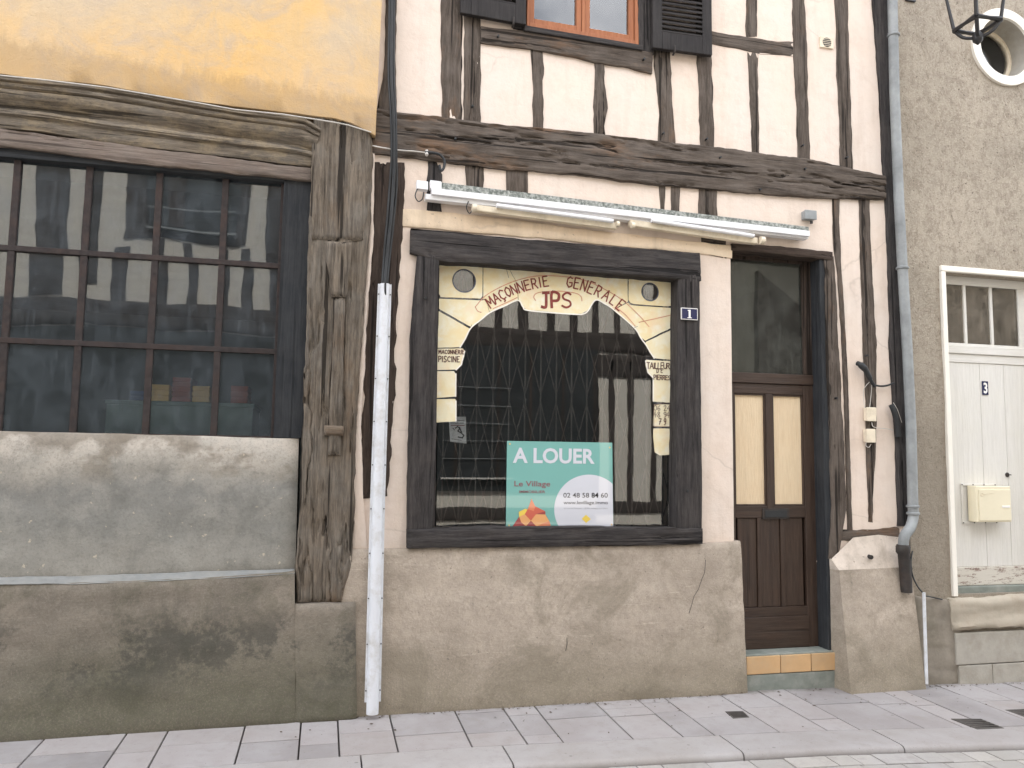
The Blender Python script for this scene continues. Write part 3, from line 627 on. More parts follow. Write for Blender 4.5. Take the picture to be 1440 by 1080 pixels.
# shop window timbers
T([(578,320),(650,328),(747,337),(850,345),(985,356)], [(577,355),(617,366),(700,371),(850,384),(987,394)], mat=M['dark'], name='shop_lintel', df=.055, crack=.012, wob=.004)
T([(588,352),(583,400),(577,480),(576,560),(574,650),(572,768)], [(617.5,352),(616.5,430),(615,520),(613,600),(611,690),(607,768)], mat=M['dark'], name='shop_window_post', df=.05, wob=.004, db=-.12)
T([(954,378),(953,480),(952,600),(951,766)], [(984,378),(985,480),(987,600),(988,766)], mat=M['dark'], name='shop_window_post', df=.05, crack=.01, wob=.003, db=-.12)
T([(573,745),(700,742),(850,742),(989,744)], [(573,771),(650,771),(800,768),(900,767),(989,765)], mat=M['dark'], name='shop_sill', df=.085, crack=.012, wob=.006, db=-.12)
# shop window
gd = -.085
shopw = thing('shop_window', P(780,740), None, None); shopw.parent = mid; shopw.location = P(780,740)-wl(mid)
SQ = Quad([(612,360),(952,388),(946,744),(606,744)], gd)
fr = MB()
for u0, u1, v0, v1 in ((0,.013,0,1),(.987,1,0,1),(.013,.987,0,.008),(.013,.987,.99,1)): SQ.box(fr, u0, u1, v0, v1, gd-.02, gd+.03)
mk('window_frame', fr, M['dark'], shopw, bevel=.003)
mk('pane', SQ.box(MB(), .02, .98, .008, .99, gd-.006, gd), M['glass_shop'], shopw)
# plaster strip above shop front (yellowed band that stands proud)
mk('plaster_band', loft(PL([(567,292),(640,300),(720,309),(850,325),(960,338),(1030,345)], .012), PL([(566,318),(640,324),(747,335),(850,344),(960,353),(1030,362)], .012), .016, -.02, wob=.006, disp=.005, crack=0, edge=.006, dens=.03), M['plaster_warm'], mid)
# render plinth
def pl_d(pt, t, f): return .035*min(1, max(0, f))
mk('render_plinth', loft(PL([(480,774),(530,772),(575,772),(640,770),(800,768),(900,767),(985,765),(1043,761)], .055), PL([(480,1016),(560,1012),(780,999),(960,988),(1053,982)], .09), .055, -.15, wob=.004, disp=.009, crack=0, dens=.04, step=.05, edge=.012, dfun=pl_d), M['plinth_mid'], mid)
# door
DP = -.14
door = thing('door', P(1100,909,DP), None, None); door.parent = mid; door.location = P(1100,909,DP)-wl(mid)
zb = P(1100,911,DP).z; zt = P(1100,541,DP).z; xa, xb = 3.08, P(1146,700,DP).x
X = lambda px, py=700, d=DP: P(px, py, d).x
Z = lambda py, px=1090, d=DP: P(px, py, d).z
z1, z2, z3, z4, z5 = Z(555), Z(711), Z(728), Z(853), Z(866)
m1, m2, m3 = X(1076,640), X(1086,640), X(1129,640); pw = m3-m2; m0 = m1-pw
y0 = -DP
mb = MB(); mb.box(xa, m0, y0-.02, y0+.03, zb, zt); mk('stile', mb, M['door'], door, bevel=.004)
mk('stile', MB().box(m3, xb, y0-.02, y0+.03, zb, zt), M['door'], door, bevel=.004)
mk('stile', MB().box(m1, m2, y0-.02, y0+.03, z3, z1), M['door'], door, bevel=.004)
for za, zc in ((z1, zt), (z3, z2)): mk('rail', MB().box(m0, m3, y0-.018, y0+.03, za, zc), M['door'], door, bevel=.004)
mk('rail', MB().box(m0, m3, y0-.018, y0+.03, z5, z4), M['door'], door, bevel=.004)
for a, b in ((m0, m1), (m2, m3)):
    mk('upper_panel', MB().box(a-.005, b+.005, y0+.004, y0+.012, z2-.005, z1+.005), M['ply'], door, label='pale boarded panel')
    md = MB(); e = .012
    for q in ((a, a+e, z2, z1), (b-e, b, z2, z1), (a, b, z2, z2+e), (a, b, z1-e, z1)): md.box(q[0], q[1], y0-.012, y0+.006, q[2], q[3])
    mk('panel_moulding', md, M['door'], door, bevel=.003)
    for sx in (a+.03, b-.03): pass
g = m2-m1; ww = (m3-m0)/3
for k in range(3):
    a = m0+k*ww; b = a+ww
    mk('lower_panel', MB().box(a+.02, b-.02, y0-.006, y0+.008, z4+.0, z3-.0), M['door'], door, bevel=.006)
    if k: mk('panel_rail', MB().box(a-.02, a+.02, y0-.017, y0+.02, z4, z3), M['door'], door, bevel=.004)
mk('kick_board', MB().box(m0-.02, m3+.01, y0-.028, y0+.01, zb+.005, z5), M['door'], door, bevel=.005)
lx0, lx1, lz0, lz1 = X(1070,722), X(1107,722), Z(727), Z(717)
lb = MB(); lb.box(lx0, lx1, y0-.026, y0-.017, lz0-.012, lz1+.012); ls = mk('letter_slot', lb, M['iron'], door, bevel=.002)
mk('slot_flap', MB().box(lx0+.02, lx1-.02, y0-.031, y0-.0262, lz0, lz1-.003), M['black'], door, bevel=.002)
fan = thing('fanlight', P(1090,525,DP), None, None); fan.parent = mid; fan.location = P(1090,525,DP)-wl(mid)
za, zc = Z(540), Z(362,1090)
mk('transom_bar', MB().box(xa, xb+.0, y0-.03, y0+.04, zt+.002, Z(526)), M['door'], fan, bevel=.004)
ftop = dr[3]-.005
mk('fanlight_frame', MB().box(X(1127,440), xb, y0-.022, y0+.03, Z(526)+.001, ftop).box(xa, 3.1, y0-.022, y0+.03, Z(526)+.001, ftop).box(3.1, X(1127,440), y0-.022, y0+.03, ftop-.06, ftop), M['umber'], fan, bevel=.004)
mk('glazing_bead', MB().box(X(1139,440), X(1142,440), y0-.026, y0-.0225, Z(526)+.01, ftop-.05), M['plaster_warm'], fan, bevel=.001)
mk('pane', MB().box(3.09, X(1128,440), y0, y0+.005, Z(526), ftop-.05), M['glass_dull'], fan)
mk('door_jamb', MB().box(xb-.012, xb+.06, -.008, .2, -.1, dr[3]-.002), M['bluegrey'], mid, bevel=.005)
# step
step = thing('doorstep', P(1117,960,.04), None, None); step.parent = mid; step.location = P(1117,960,.04)-wl(mid)
sd_ = .045; tt0, tt1 = P(1054,924,sd_).z, P(1054,949,sd_).z; sx0, sx1 = P(1053,930,sd_).x, P(1183,930,sd_).x
mk('step_base', MB().box(sx0-.06, sx1+.02, -sd_+.004, .3, -.16, tt1-.004), M['cementstep'], step, bevel=.008)
mk('step_top', MB().box(sx0-.06, sx1+.02, -sd_+.018, .3, tt1-.003, tt0+.012), M['cementstep'], step, bevel=.008, label='worn grey cement tread')
tj = [sx0-.02, P(1098,930,sd_).x, P(1141,930,sd_).x, sx1]
for a, b in zip(tj, tj[1:]): mk('step_tile', MB().box(a+.003, b-.003, -sd_, -sd_+.017, tt1, tt0), M['tile'], step, bevel=.004)
# buttress right of the door
def F3(px, py, d): p = P(px, py, d); return Vector((p.x, -d, p.z))
bt = MB()
TLf, TRf, BRf, BLf = F3(1180,802,.10), F3(1281,797,.07), F3(1303,975,.16), F3(1197,980,.21)
TLb, BLb = Vector((xb-.014, .15, F3(1149,797,-.14).z)), Vector((xb-.014, .15, -.2))
def gridf(mb, a, b, c, d_, nu=26, nv=26, amp=.008, sd=0):
    base = len(mb.v); nn = ((b-a).cross(d_-a)).normalized()
    for i in range(nv+1):
        for k in range(nu+1):
            u, v = k/nu, i/nv; p = a.lerp(b, u).lerp(d_.lerp(c, u), v)
            e = min(u, 1-u, v, 1-v); am = amp*min(1, e*8)
            q = p*1.0; p = p + nn*am*(mn.noise(q*3+Vector((sd,0,0)))+.6*mn.noise(q*9)) - nn*0
            mb.v.append(tuple(p))
    for i in range(nv):
        for k in range(nu): s = base+i*(nu+1)+k; mb.f.append((s, s+1, s+nu+2, s+nu+1))
gridf(bt, TLf, TRf, BRf, BLf, 40, 40, .014, 2); gridf(bt, TLb, TLf, BLf, BLb, 12, 26)
bt.face([TRf, Vector((TRf.x+.02, .15, TRf.z)), Vector((BRf.x, .15, BRf.z)), BRf]); bt.smooth = True
mk('buttress', bt, M['plinth_mid'], mid)
cap = MB(); t0, t1, t2, t3 = F3(1168,787,.02), F3(1200,756,.02), F3(1235,752,.015), F3(1278,757,.02)
gridf(cap, Vector((TLb.x, .12, TLb.z+.05)), Vector((t0.x, -.02, t0.z+.01)), TLf, TLb, 10, 8, .004)
gridf(cap, Vector((t0.x, -.02, t0.z)), Vector((t1.x, -.018, t1.z)), TLf.lerp(TRf, .38), TLf, 12, 12, .01, 3); gridf(cap, Vector((t1.x, -.018, t1.z)), Vector((t2.x, -.014, t2.z)), TLf.lerp(TRf, .72), TLf.lerp(TRf, .38), 12, 12, .012, 3); gridf(cap, Vector((t2.x, -.014, t2.z)), Vector((t3.x, -.016, t3.z)), TRf, TLf.lerp(TRf, .72), 10, 12, .012, 3)
cap.smooth = True
M['capstone'] = mat_plaster('rough_patched_plaster', (.63, .55, .475), (.55, .475, .405), (.33, .28, .23), 2.0, .6)
mk('sloping_plaster', cap, M['capstone'], mid)
b = P(1221,782,.05); mk('pipe_stub', MB().tube([(b.x, -.02, b.z), (b.x, -.09, b.z-.005)], .017, 12), M['iron'], mid)
# upper window
upw = thing('upper_window', (1.9, 0, uw[2]), None, None); upw.parent = mid; upw.location = Vector((1.9, 0, uw[2]))-wl(mid)
bl, br = P(740,39.5,-.0), P(897,66,-.0); H = 1.3
UQ = Quad([(bl.x, bl.z+H), (br.x, br.z+H), (br.x, br.z), (bl.x, bl.z)], px=False)
fm = MB()
for u0, u1, v0, v1 in ((0,.02,0,1),(.965,1,0,1),(.02,.965,0,.03),(.02,.965,.97,1)): UQ.box(fm, u0, u1, v0, v1, -.06, .02)
mk('window_frame', fm, M['orange'], upw, bevel=.004)
for u0, u1 in ((.022,.485),(.515,.962)):
    f2 = MB(); c = .045
    for a, b, v0, v1 in ((u0,u0+.045,.033,.965),(u1-.045,u1,.033,.965),(u0+.045,u1-.045,.033,.065),(u0+.045,u1-.045,.925,.965)): UQ.box(f2, a, b, v0, v1, -.05, .005)
    cs = mk('casement', f2, M['orange'], upw, bevel=.004)
    mk('pane', UQ.box(MB(), u0+.04, u1-.04, .06, .93, -.03, -.025), M['glass_up'], upw)
    cb = MB(); N = 30
    for i in range(N+1):
        u = u0+.06+(u1-u0-.12)*i/N; lowv = .09 + .10*abs(math.sin(i*.9+u0*9))*(1-math.sin(math.pi*i/N)) + (.12 if i in (0,1,N-1,N) else 0)
        p = UQ.at(u, lowv); q = UQ.at(u, .95); w_ = .012*math.sin(i*1.7)
        cb.v += [(p.x, .042+w_*.4, p.y), (q.x, .042+w_*.4, q.y)]
    for i in range(N): cb.f.append((2*i, 2*i+2, 2*i+3, 2*i+1))
    cb.smooth = True; mk('curtain', cb, M['curtain'], upw)
mk('window_meeting_stile', UQ.box(MB(), .486, .514, .03, .97, -.03, .012), M['orange'], upw, bevel=.003)
mk('window_sill', UQ.box(MB(), -.03, 1.03, -.035, -.002, -.05, .045), M['dark'], upw, bevel=.006)
def shutter(bx0, bx1, z0a, z0b, h, d0):
    s = Quad([(bx0, z0a+h), (bx1, z0b+h), (bx1, z0b), (bx0, z0a)], px=False)
    fb = MB()
    for u0, u1, v0, v1 in ((0,.16,0,1),(.84,1,0,1),(.16,.84,0,.11),(.16,.84,.55,.62),(.16,.84,.93,1)): s.box(fb, u0, u1, v0, v1, d0, d0+.04)
    sh = mk('shutter', fb, M['shutter'], mid, bevel=.004, label='open louvred shutter, almost black', grain='z')
    v = .118
    while v < .92:
        if not (.53 < v < .62):
            p0, p1 = s.at(.15, v), s.at(.85, v); hh = .05
            q = MB(); q.hexa([(p0.x, -d0-.005, p0.y), (p1.x, -d0-.005, p1.y), (p1.x, -d0-.012, p1.y+.006), (p0.x, -d0-.012, p0.y+.006),
                              (p0.x, -d0-.028, p0.y-.0), (p1.x, -d0-.028, p1.y-.0), (p1.x, -d0-.034, p1.y+.006), (p0.x, -d0-.034, p0.y+.006)])
            q = MB().hexa([(p0.x, -d0-.036, p0.y-.012), (p1.x, -d0-.036, p1.y-.012), (p1.x, -d0-.006, p1.y+.026), (p0.x, -d0-.006, p0.y+.026),
                           (p0.x, -d0-.038, p0.y-.004), (p1.x, -d0-.038, p1.y-.004), (p1.x, -d0-.010, p1.y+.034), (p0.x, -d0-.010, p0.y+.034)])
            mk('slat', q, M['shutter'], sh, grain='x')
        v += .0305
    hk = s.at(.35 if bx0 > 2 else .8, 0); mk('shutter_catch', MB().tube([(hk.x, -d0-.02, hk.y-.03), (hk.x, -d0-.055, hk.y-.02), (hk.x, -d0-.058, hk.y+.03)], .008, 8), M['iron'], sh)
a, b = P(917,68,.06), P(1000.5,79,.06); shutter(a.x, b.x, a.z, b.z, 1.28, .035)
a, b = P(647,19,.06), P(739,36,.06); shutter(a.x, b.x, a.z, b.z, 1.28, .035)
# shell of the house (back, sides, floors, roof) and its dim rooms
def shell(parent, x0, x1, zt, mat, depth=6.0):
    s = MB(); s.box(x0, x0+.12, .32, depth, -.15, zt); s.box(x1-.12, x1, .32, depth, -.15, zt); s.box(x0+.12, x1-.12, depth-.15, depth, -.15, zt)
    s.box(x0+.12, x1-.12, .32, depth-.15, 3.45, 3.6); s.box(x0+.12, x1-.12, .32, depth-.15, .0, .1)
    mk('house_shell', s, M['room'], parent)
    r = MB(); r.hexa([(x0, -.35, zt), (x1, -.35, zt), (x1, depth+.3, zt), (x0, depth+.3, zt), (x0, depth/2, zt+2.2), (x1, depth/2, zt+2.2), (x1, depth/2+.1, zt+2.2), (x0, depth/2+.1, zt+2.2)])
    mk('roof', r, M['roof'], parent)
shell(mid, XL+.01, XR-.01, ZT, M['room'])

# ================================================================== LEFT HOUSE (ochre)
lh = thing('ochre_house', (-3, 3, -.12), 'ochre limewashed house with moulded wooden beam over a wide metal workshop window', 'house')
LX0 = -9.0
XE = P(541,0,.10).x
mk('upper_wall', loft([(LX0, ZT), (-2.5, ZT), (XE+.02, ZT)], [(LX0, P(-20,103,.10).z+.03)]+PL([(-20,102),(60,112),(130,118),(250,138),(400,158),(470,166),(500,175),(528,190)], .10), .10, -.3, wob=.003, disp=.006, crack=0, dens=.10, step=.06, edge=.004), M['ochre'], lh)
mk('wire_strip', MB().tube([F3(x, y, .112) for x, y in ((-30,101),(0,106),(60,112),(150,123),(210,133),(280,145),(330,154),(400,161),(445,168),(470,172),(490,176),(522,186))], .0045, 6), M['wire'], lh)
# moulded beam: several bands with a carved profile, returning upward at its right end
prof = [(0, .085), (.04, .10), (.09, .10), (.11, .078), (.14, .082), (.17, .104), (.22, .098), (.25, .076), (.28, .092), (.40, .082), (.50, .05), (.56, .030), (.60, .030), (.63, .055), (.70, .062), (.74, .058), (.77, .036), (.90, .034), (1.0, .022)]
top_l = [(-450,60),(0,107),(60,114),(130,120),(200,131),(280,146),(340,156),(400,163),(430,168),(452,182)]
bot_l = [(-450,118),(0,178),(60,183),(130,196),(200,205),(280,214),(340,221),(400,229),(430,232),(437,233)]
A = resample(PL(top_l, .08), 90); B = resample(PL(bot_l, .05), 90); mb = MB(); n = len(prof); sub = 3
pr = []
for i in range(n-1):
    for k in range(sub): f = k/sub; pr.append((prof[i][0]*(1-f)+prof[i+1][0]*f, prof[i][1]*(1-f)+prof[i+1][1]*f))
pr.append(prof[-1])
for i in range(90):
    end = max(0, (i-83)/6.0)
    for f, dd in pr:
        p = A[i].lerp(B[i], f); nz = .005*mn.noise(Vector((p.x*2, f*9, 3)))+.003*mn.noise(Vector((p.x*8, f*30, 7))) - .006*max(0, 1-abs(mn.noise(Vector((p.x*.7, f*11, 17))))/.08)
        mb.v.append((p.x, -(dd+nz+.01), p.y))
    mb.v.append((B[i].x, .1, B[i].y)); mb.v.append((A[i].x, .1, A[i].y))
per = len(pr)+2
for i in range(89):
    for k in range(per): mb.f.append((i*per+k, i*per+(k+1) % per, (i+1)*per+(k+1) % per, (i+1)*per+k))
mb.f.append(tuple(range(per))); mb.f.append(tuple(89*per+k for k in reversed(range(per)))); mb.smooth = True
mk('moulded_beam', mb, M['mould'], lh, grain='x')
mk('lower_beam', loft(PL([(-450,121),(0,180),(130,198),(280,217),(430,236),(437,237)], .03), PL([(-450,150),(0,206),(130,222),(280,238),(430,254),(437,255)], .03), .035, -.2, crack=.012, wob=.005, dens=.014), M['mould2'], lh)
# corner post with worn carving
mk('corner_post', loft(PL([(441,166),(438,260),(434,330),(432,400),(428,520),(424,620),(421,700),(417,800),(416,848)], .08), PL([(523,178),(524,250),(520,330),(514,400),(508,480),(503,560),(498,640),(499,700),(497,760),(490,810),(479,848)], .08), .075, -.2, wob=.007, disp=.014, crack=.02, dens=.009, step=.025, edge=.014), M['post'], lh)
mk('post_head', loft(PL([(444,158),(440,250),(437,335)], .10), PL([(523,170),(521,250),(516,338)], .10), .088, .02, wob=.012, disp=.014, crack=.016, dens=.009, step=.02, edge=.016), M['post'], lh)
mk('carved_capital', loft(PL([(459,339),(459,365),(463,390),(466,418)], .10), PL([(495,341),(494,365),(490,390),(487,418)], .10), .115, .03, wob=.003, disp=.008, crack=0, dens=.008, step=.02, edge=.018), M['post'], lh)
mk('carved_shaft', loft(PL([(469,418),(467,500),(464,560),(461,640)], .095), PL([(486,418),(483,500),(481,560),(478,640)], .095), .105, .03, wob=.003, disp=.006, crack=.006, dens=.006, step=.025, edge=.016), M['post'], lh)
mk('carved_base', loft(PL([(456,598),(455,612)], .10), PL([(484,599),(483,613)], .10), .118, .03, wob=.002, disp=.004, crack=0, dens=.008, step=.01, edge=.014), M['post'], lh)
# plaster fillet between post and neighbour
mk('plaster_fillet', loft(PL([(520,212),(520,330),(512,430),(505,520),(500,600),(494,660),(494,772)], .02), PL([(527,212),(525,330),(517,430),(513,520),(507,600),(511,690),(516,772)], .02), .03, -.1, wob=.004, crack=0, dens=.02), M['plaster'], lh)
# window
WD = -.06
def xc(pts): return sum(P(a, b, WD).x for a, b in pts)/len(pts)
v1, v2, v3, ve = xc([(127,237),(103,607)]), xc([(226,247),(204,608)]), xc([(318,260),(300,610)]), xc([(398,267),(387,614)])
sp = (v3-v1)/2; vx = [v1-3*sp, v1-2*sp, v1-sp, v1, v2, v3]
zt_, zh1, zh2, zb_ = P(200,222,WD).z, P(200,362,WD).z, P(200,487,WD).z, P(200,613,WD).z
xl = v1-4*sp; yy = -WD
win = thing('workshop_window', (v1, yy, zb_), None, None); win.parent = lh; win.location = Vector((v1, yy, zb_))-wl(lh)
mk('side_board', MB().box(ve+.0, P(435,430,.0).x+.03, -.0, .12, zb_, zt_+.02), M['bluegrey'], lh, bevel=.006)
mk('head_board', MB().box(xl-.6, ve+.02, -.0, .12, P(200,238,.0).z+.0, zt_+.06), M['bluegrey'], lh, bevel=.006)
zt2 = P(200,243,WD).z
for x in vx: mk('glazing_bar', MB().box(x-.021, x+.021, yy-.02, yy+.02, zb_, zt2+.05), M['rust'], win, bevel=.003)
for z in (zh1, zh2): mk('cross_bar', MB().box(xl, ve, yy-.024, yy+.02, z-.018, z+.018), M['rust'], win, bevel=.003)
mk('edge_bar', MB().box(ve-.02, ve+.0, yy-.022, yy+.02, zb_, zt2+.05), M['rust'], win, bevel=.003)
mk('edge_bar', MB().box(xl, ve, yy-.022, yy+.02, zb_, zb_+.014), M['rust'], win, bevel=.003)
cols = [xl]+vx+[ve-.01]; rows = [zb_+.01, zh2, zh1, zt2+.06]
for i in range(len(cols)-1):
    for j in range(3):
        t = random.uniform(-.0015, .0015); t2 = random.uniform(-.0015, .0015); a, b, c, e = cols[i], cols[i+1], rows[j], rows[j+1]
        mk('pane', MB().hexa([(a,yy+t,c),(b,yy-t,c),(b,yy-t+t2,e),(a,yy+t+t2,e),(a,yy+t+.004,c),(b,yy-t+.004,c),(b,yy-t+t2+.004,e),(a,yy+t+t2+.004,e)]), M['glass_old'], win)
# wall below
mk('cement_panel', loft([(LX0, zb_+.01), (-2.5, zb_+.01), (-2.1, P(0,606,.02).z)]+PL([(150,609),(300,614),(420,617)], .02), [(LX0, .78), (-2.2, .77)]+PL([(100,821),(300,812),(415,804)], .04), .02, -.3, wob=.002, disp=.01, crack=0, dens=.05, step=.06, edge=.02), M['panel'], lh)
mk('ledge', loft([(LX0, .84), (-2.2, .835)]+PL([(0,812),(100,811),(300,804),(413,801)], .05), [(LX0, .74), (-2.2, .73)]+PL([(0,824),(100,823),(300,815),(415,808)], .12), .045, -.1, wob=.004, disp=.006, crack=0, dens=.02, edge=.008, dfun=lambda p, t, f: .075*f), M['ledge'], lh)
def lp(p, t, f): return .015*f
mk('plinth', loft([(LX0, .76), (-2.2, .755)]+PL([(0,822),(100,820),(300,812),(414,805)], .12), [(LX0, -.2), (-2.2, -.2)]+PL([(0,1053),(415,1020)], .13), .118, -.1, wob=.002, disp=.010, crack=0, dens=.04, step=.05, edge=.012, dfun=lp), M['plinth_left'], lh)
mk('plinth', loft(PL([(412,851),(500,848)], .12), PL([(414,1020),(502,1012)], .13), .119, -.1, wob=.002, disp=.008, crack=0, dens=.03, step=.03, edge=.014, dfun=lp), M['plinth_left'], lh)
shell(lh, LX0, .19, ZT, M['room'])
# inside the workshop: counter with crates
def bx_at(px0, px1, py0, py1, d, dep): a = P(px0, py0, d); b = P(px1, py1, d); return (a.x, b.x, -d, -d+dep, b.z, a.z)
di = -.5
x0, x1, y0_, y1_, z0, z1_ = bx_at(150, 353, 562, 640, di, .6)
ct = thing('workshop_counter', ((x0+x1)/2, y0_+.3, .1), 'grey green counter seen through the lower panes of the workshop window', 'counter')
mk('counter_body', MB().box(x0, x1, y0_, y1_, .1, z1_-.03), M['roomgreen'], ct, bevel=.004); mk('counter_top', MB().box(x0-.01, x1+.01, y0_-.01, y1_, z1_-.03, z1_), M['roomgreen'], ct, bevel=.004)
for (a, b, t, mt, lb) in ((213,237,539,'crateyellow','yellow plastic crate on the counter, left of the tall brown red one'), (243,267,529,'cratered','tall brown red crate on the counter between two yellow crates'), (271,294,541,'crateyellow','yellow plastic crate on the counter, right of the tall brown red one'), (325,348,541,'cratered','low brown red crate alone at the right end of the counter'), (183,202,548,'crateblue','dark blue crate at the left end of the row on the counter')):
    q = bx_at(a, b, t, 562, di+.02, .3); cr = thing('crate', ((q[0]+q[1])/2, q[2]+.15, z1_), lb, 'crate', 'crates on the workshop counter')
    k = 0; z = z1_+.001; top = q[5]; nn = max(2, int((top-z)/.035)); h = (top-z)/nn
    for i in range(nn): mk('crate_slat', MB().box(q[0], q[1], q[2], q[3], z+i*h, z+(i+1)*h-.007), M[mt], cr, bevel=.002)
    mk('crate_core', MB().box(q[0]+.008, q[1]-.008, q[2]+.008, q[3]-.008, z, top-.008), M[mt], cr)

# ================================================================== RIGHT HOUSE (roughcast)
rh = thing('roughcast_house', (8, 3, -.15), 'tan roughcast house with round window and white panelled door numbered 3', 'house')
RX = 12.0
oc = P(1408,68,.0); ocr = (P(1408,16).z-P(1408,122).z)/2; ocx = P(1409,68).x
odz = P(1408,16).z-ocr
d3 = (P(1329,600,.02).x, P(1329,600,.02).x+1.06, P(1400,834,.0).z, P(1385,388,.0).z)
hs = ocr+.15
mk('roughcast_wall', wallgrid(XR-.03, RX, -.2, ZT, [(ocx-hs, ocx+hs, odz-hs, odz+hs, 0), d3], .02, cell=.07, amp=.012, sd=9, thick=.3), M['rough'], rh)
# patch with the round hole
mb = MB(); N = 64
for k in range(N):
    q = 2*math.pi*k/N+math.pi/4; cs, sn = math.cos(q), math.sin(q); m_ = hs/max(abs(cs), abs(sn))
    for r in (ocr-.03, (ocr+m_)/2, m_): 
        x_, z_ = ocx+r*cs, odz+r*sn; dd = .02+ .012*(mn.noise(Vector((x_*1.6, 9, z_*1.6))) + .5*mn.noise(Vector((x_*5, 9, z_*5))))
        mb.v.append((x_, -dd, z_))
for k in range(N):
    a = 3*k; e = 3*((k+1) % N)
    for i in (0, 1): mb.f.append((a+i, a+i+1, e+i+1, e+i))
mb.smooth = True; mk('roughcast_wall', mb, M['rough'], rh)
ocw = thing('round_window', (ocx, .1, odz-ocr), None, None); ocw.parent = rh; ocw.location = Vector((ocx, .1, odz-ocr))-wl(rh)
mk('white_surround', MB().ring((ocx, odz), ocr-.085, ocr, -.045, .02, 64), M['whitepaint'], ocw, bevel=.004)
tn = MB(); N = 64; r_ = ocr-.085
for k in range(N):
    q = 2*math.pi*k/N; tn.v += [(ocx+r_*math.cos(q), -.02, odz+r_*math.sin(q)), (ocx+(r_-.01)*math.cos(q), .23, odz+(r_-.01)*math.sin(q))]
for k in range(N): e = (k+1) % N; tn.f.append((2*k, 2*e, 2*e+1, 2*k+1))
tn.smooth = True; mk('round_reveal', tn, M['blockgrey'], ocw)
mk('window_frame', MB().ring((ocx, odz), r_-.035, r_, .155, .20, 64), M['creamplastic'], ocw, bevel=.006)
mk('pane', MB().disc((ocx, odz), r_-.03, .175, .180, 48), M['glass_shop'], ocw)
# door 3
dd3 = thing('white_door', ((d3[0]+d3[1])/2, .1, d3[2]), None, None); dd3.parent = rh; dd3.location = Vector(((d3[0]+d3[1])/2, .1, d3[2]))-wl(rh)
a0, a1, c0, c1 = d3
mk('door_casing', MB().box(a0-.0, a0+.045, -.045, .1, c0-.01, c1), M['whitepaint'], dd3, bevel=.006)
mk('door_casing', MB().box(a1-.045, a1, -.045, .1, c0-.01, c1), M['whitepaint'], dd3, bevel=.006)
mk('door_casing', MB().box(a0+.0, a1, -.047, .1, c1+.001, c1+.05), M['whitepaint'], dd3, bevel=.006)
yd = .09; DZ = lambda py, px=1390: P(px, py, -yd).z; DX = lambda px, py=600: P(px, py, -yd).x
zr0, zr1 = DZ(500), DZ(488); zp0, zp1 = DZ(485), DZ(404)
mk('transom_rail', MB().box(a0+.045, a1-.045, yd-.035, yd+.03, zr0, zr1), M['whitewood'], dd3, bevel=.006)
fl = MB()
b1, b2, b3 = DX(1356.5,440), DX(1393.5,440), DX(1431,440)
fl.box(a0+.045, a1-.045, yd-.01, yd+.03, zp1, c1-.0); fl.box(b3, a1-.045, yd-.01, yd+.03, zp0-.02, zp1); fl.box(a0+.045, b3, yd-.01, yd+.03, zr1+.001, zp0)
mk('fanlight_frame', fl, M['whitewood'], dd3, bevel=.004)
for b in (b1, b2): mk('glazing_bar', MB().box(b-.014, b+.014, yd-.008, yd+.02, zp0, zp1), M['whitewood'], dd3, bevel=.004)
for a, b in ((a0+.045, b1-.012), (b1+.012, b2-.012), (b2+.012, b3)): mk('pane', MB().box(a, b, yd+.006, yd+.010, zp0, zp1), M['glass_dusty'], dd3)
cu = MB(); N = 60
for i in range(N+1): x = a0+.05+(b3-a0)*i/N; w_ = .012*math.sin(i*.9)+.006*math.sin(i*2.3); cu.v += [(x, yd+.10+w_, zp0-.05), (x, yd+.10+w_, zp1+.05)]
for i in range(N): cu.f.append((2*i, 2*i+2, 2*i+3, 2*i+1))
cu.smooth = True; mk('fanlight_curtain', cu, M['dustcurtain'], dd3)
pj = [a0+.046, DX(1343.5,600)+.0, DX(1379,600), DX(1413,600), DX(1449,600), a1-.046]
pj = [a0+.046, DX(1379,600)-.0, DX(1413,600), DX(1449,600), DX(1485,600), a1-.046]
pz0 = DZ(796)
pj = [p for p in pj if p <= a1-.045]
for a, b in zip(pj, pj[1:]): mk('door_plank', MB().box(a+.0015, b-.0015, yd-.012, yd+.02, pz0, DZ(512)), M['whitewood'], dd3, bevel=.003, grain='z')
mk('top_rail', MB().box(a0+.046, a1-.046, yd-.02, yd+.02, DZ(512)+.001, zr0-.001), M['whitewood'], dd3, bevel=.004)
mk('weather_board', MB().box(a0+.046, a1-.046, yd-.03, yd+.02, DZ(822), pz0-.001), M['peel'], dd3, bevel=.006, label='bottom rail with flaking white paint')
mk('drip_rail', MB().box(a0+.046, a1-.046, yd-.06, yd+.02, DZ(836), DZ(822)-.001), M['cementstep'], dd3, bevel=.008)
k = P(1427,668,.0); kb = MB().disc((k.x, k.z), .02, yd-.018, yd-.0125, 14); kb.box(k.x-.004, k.x+.028, yd-.03, yd-.018, k.z-.004, k.z+.004); mk('door_lock', kb, M['iron'], dd3)
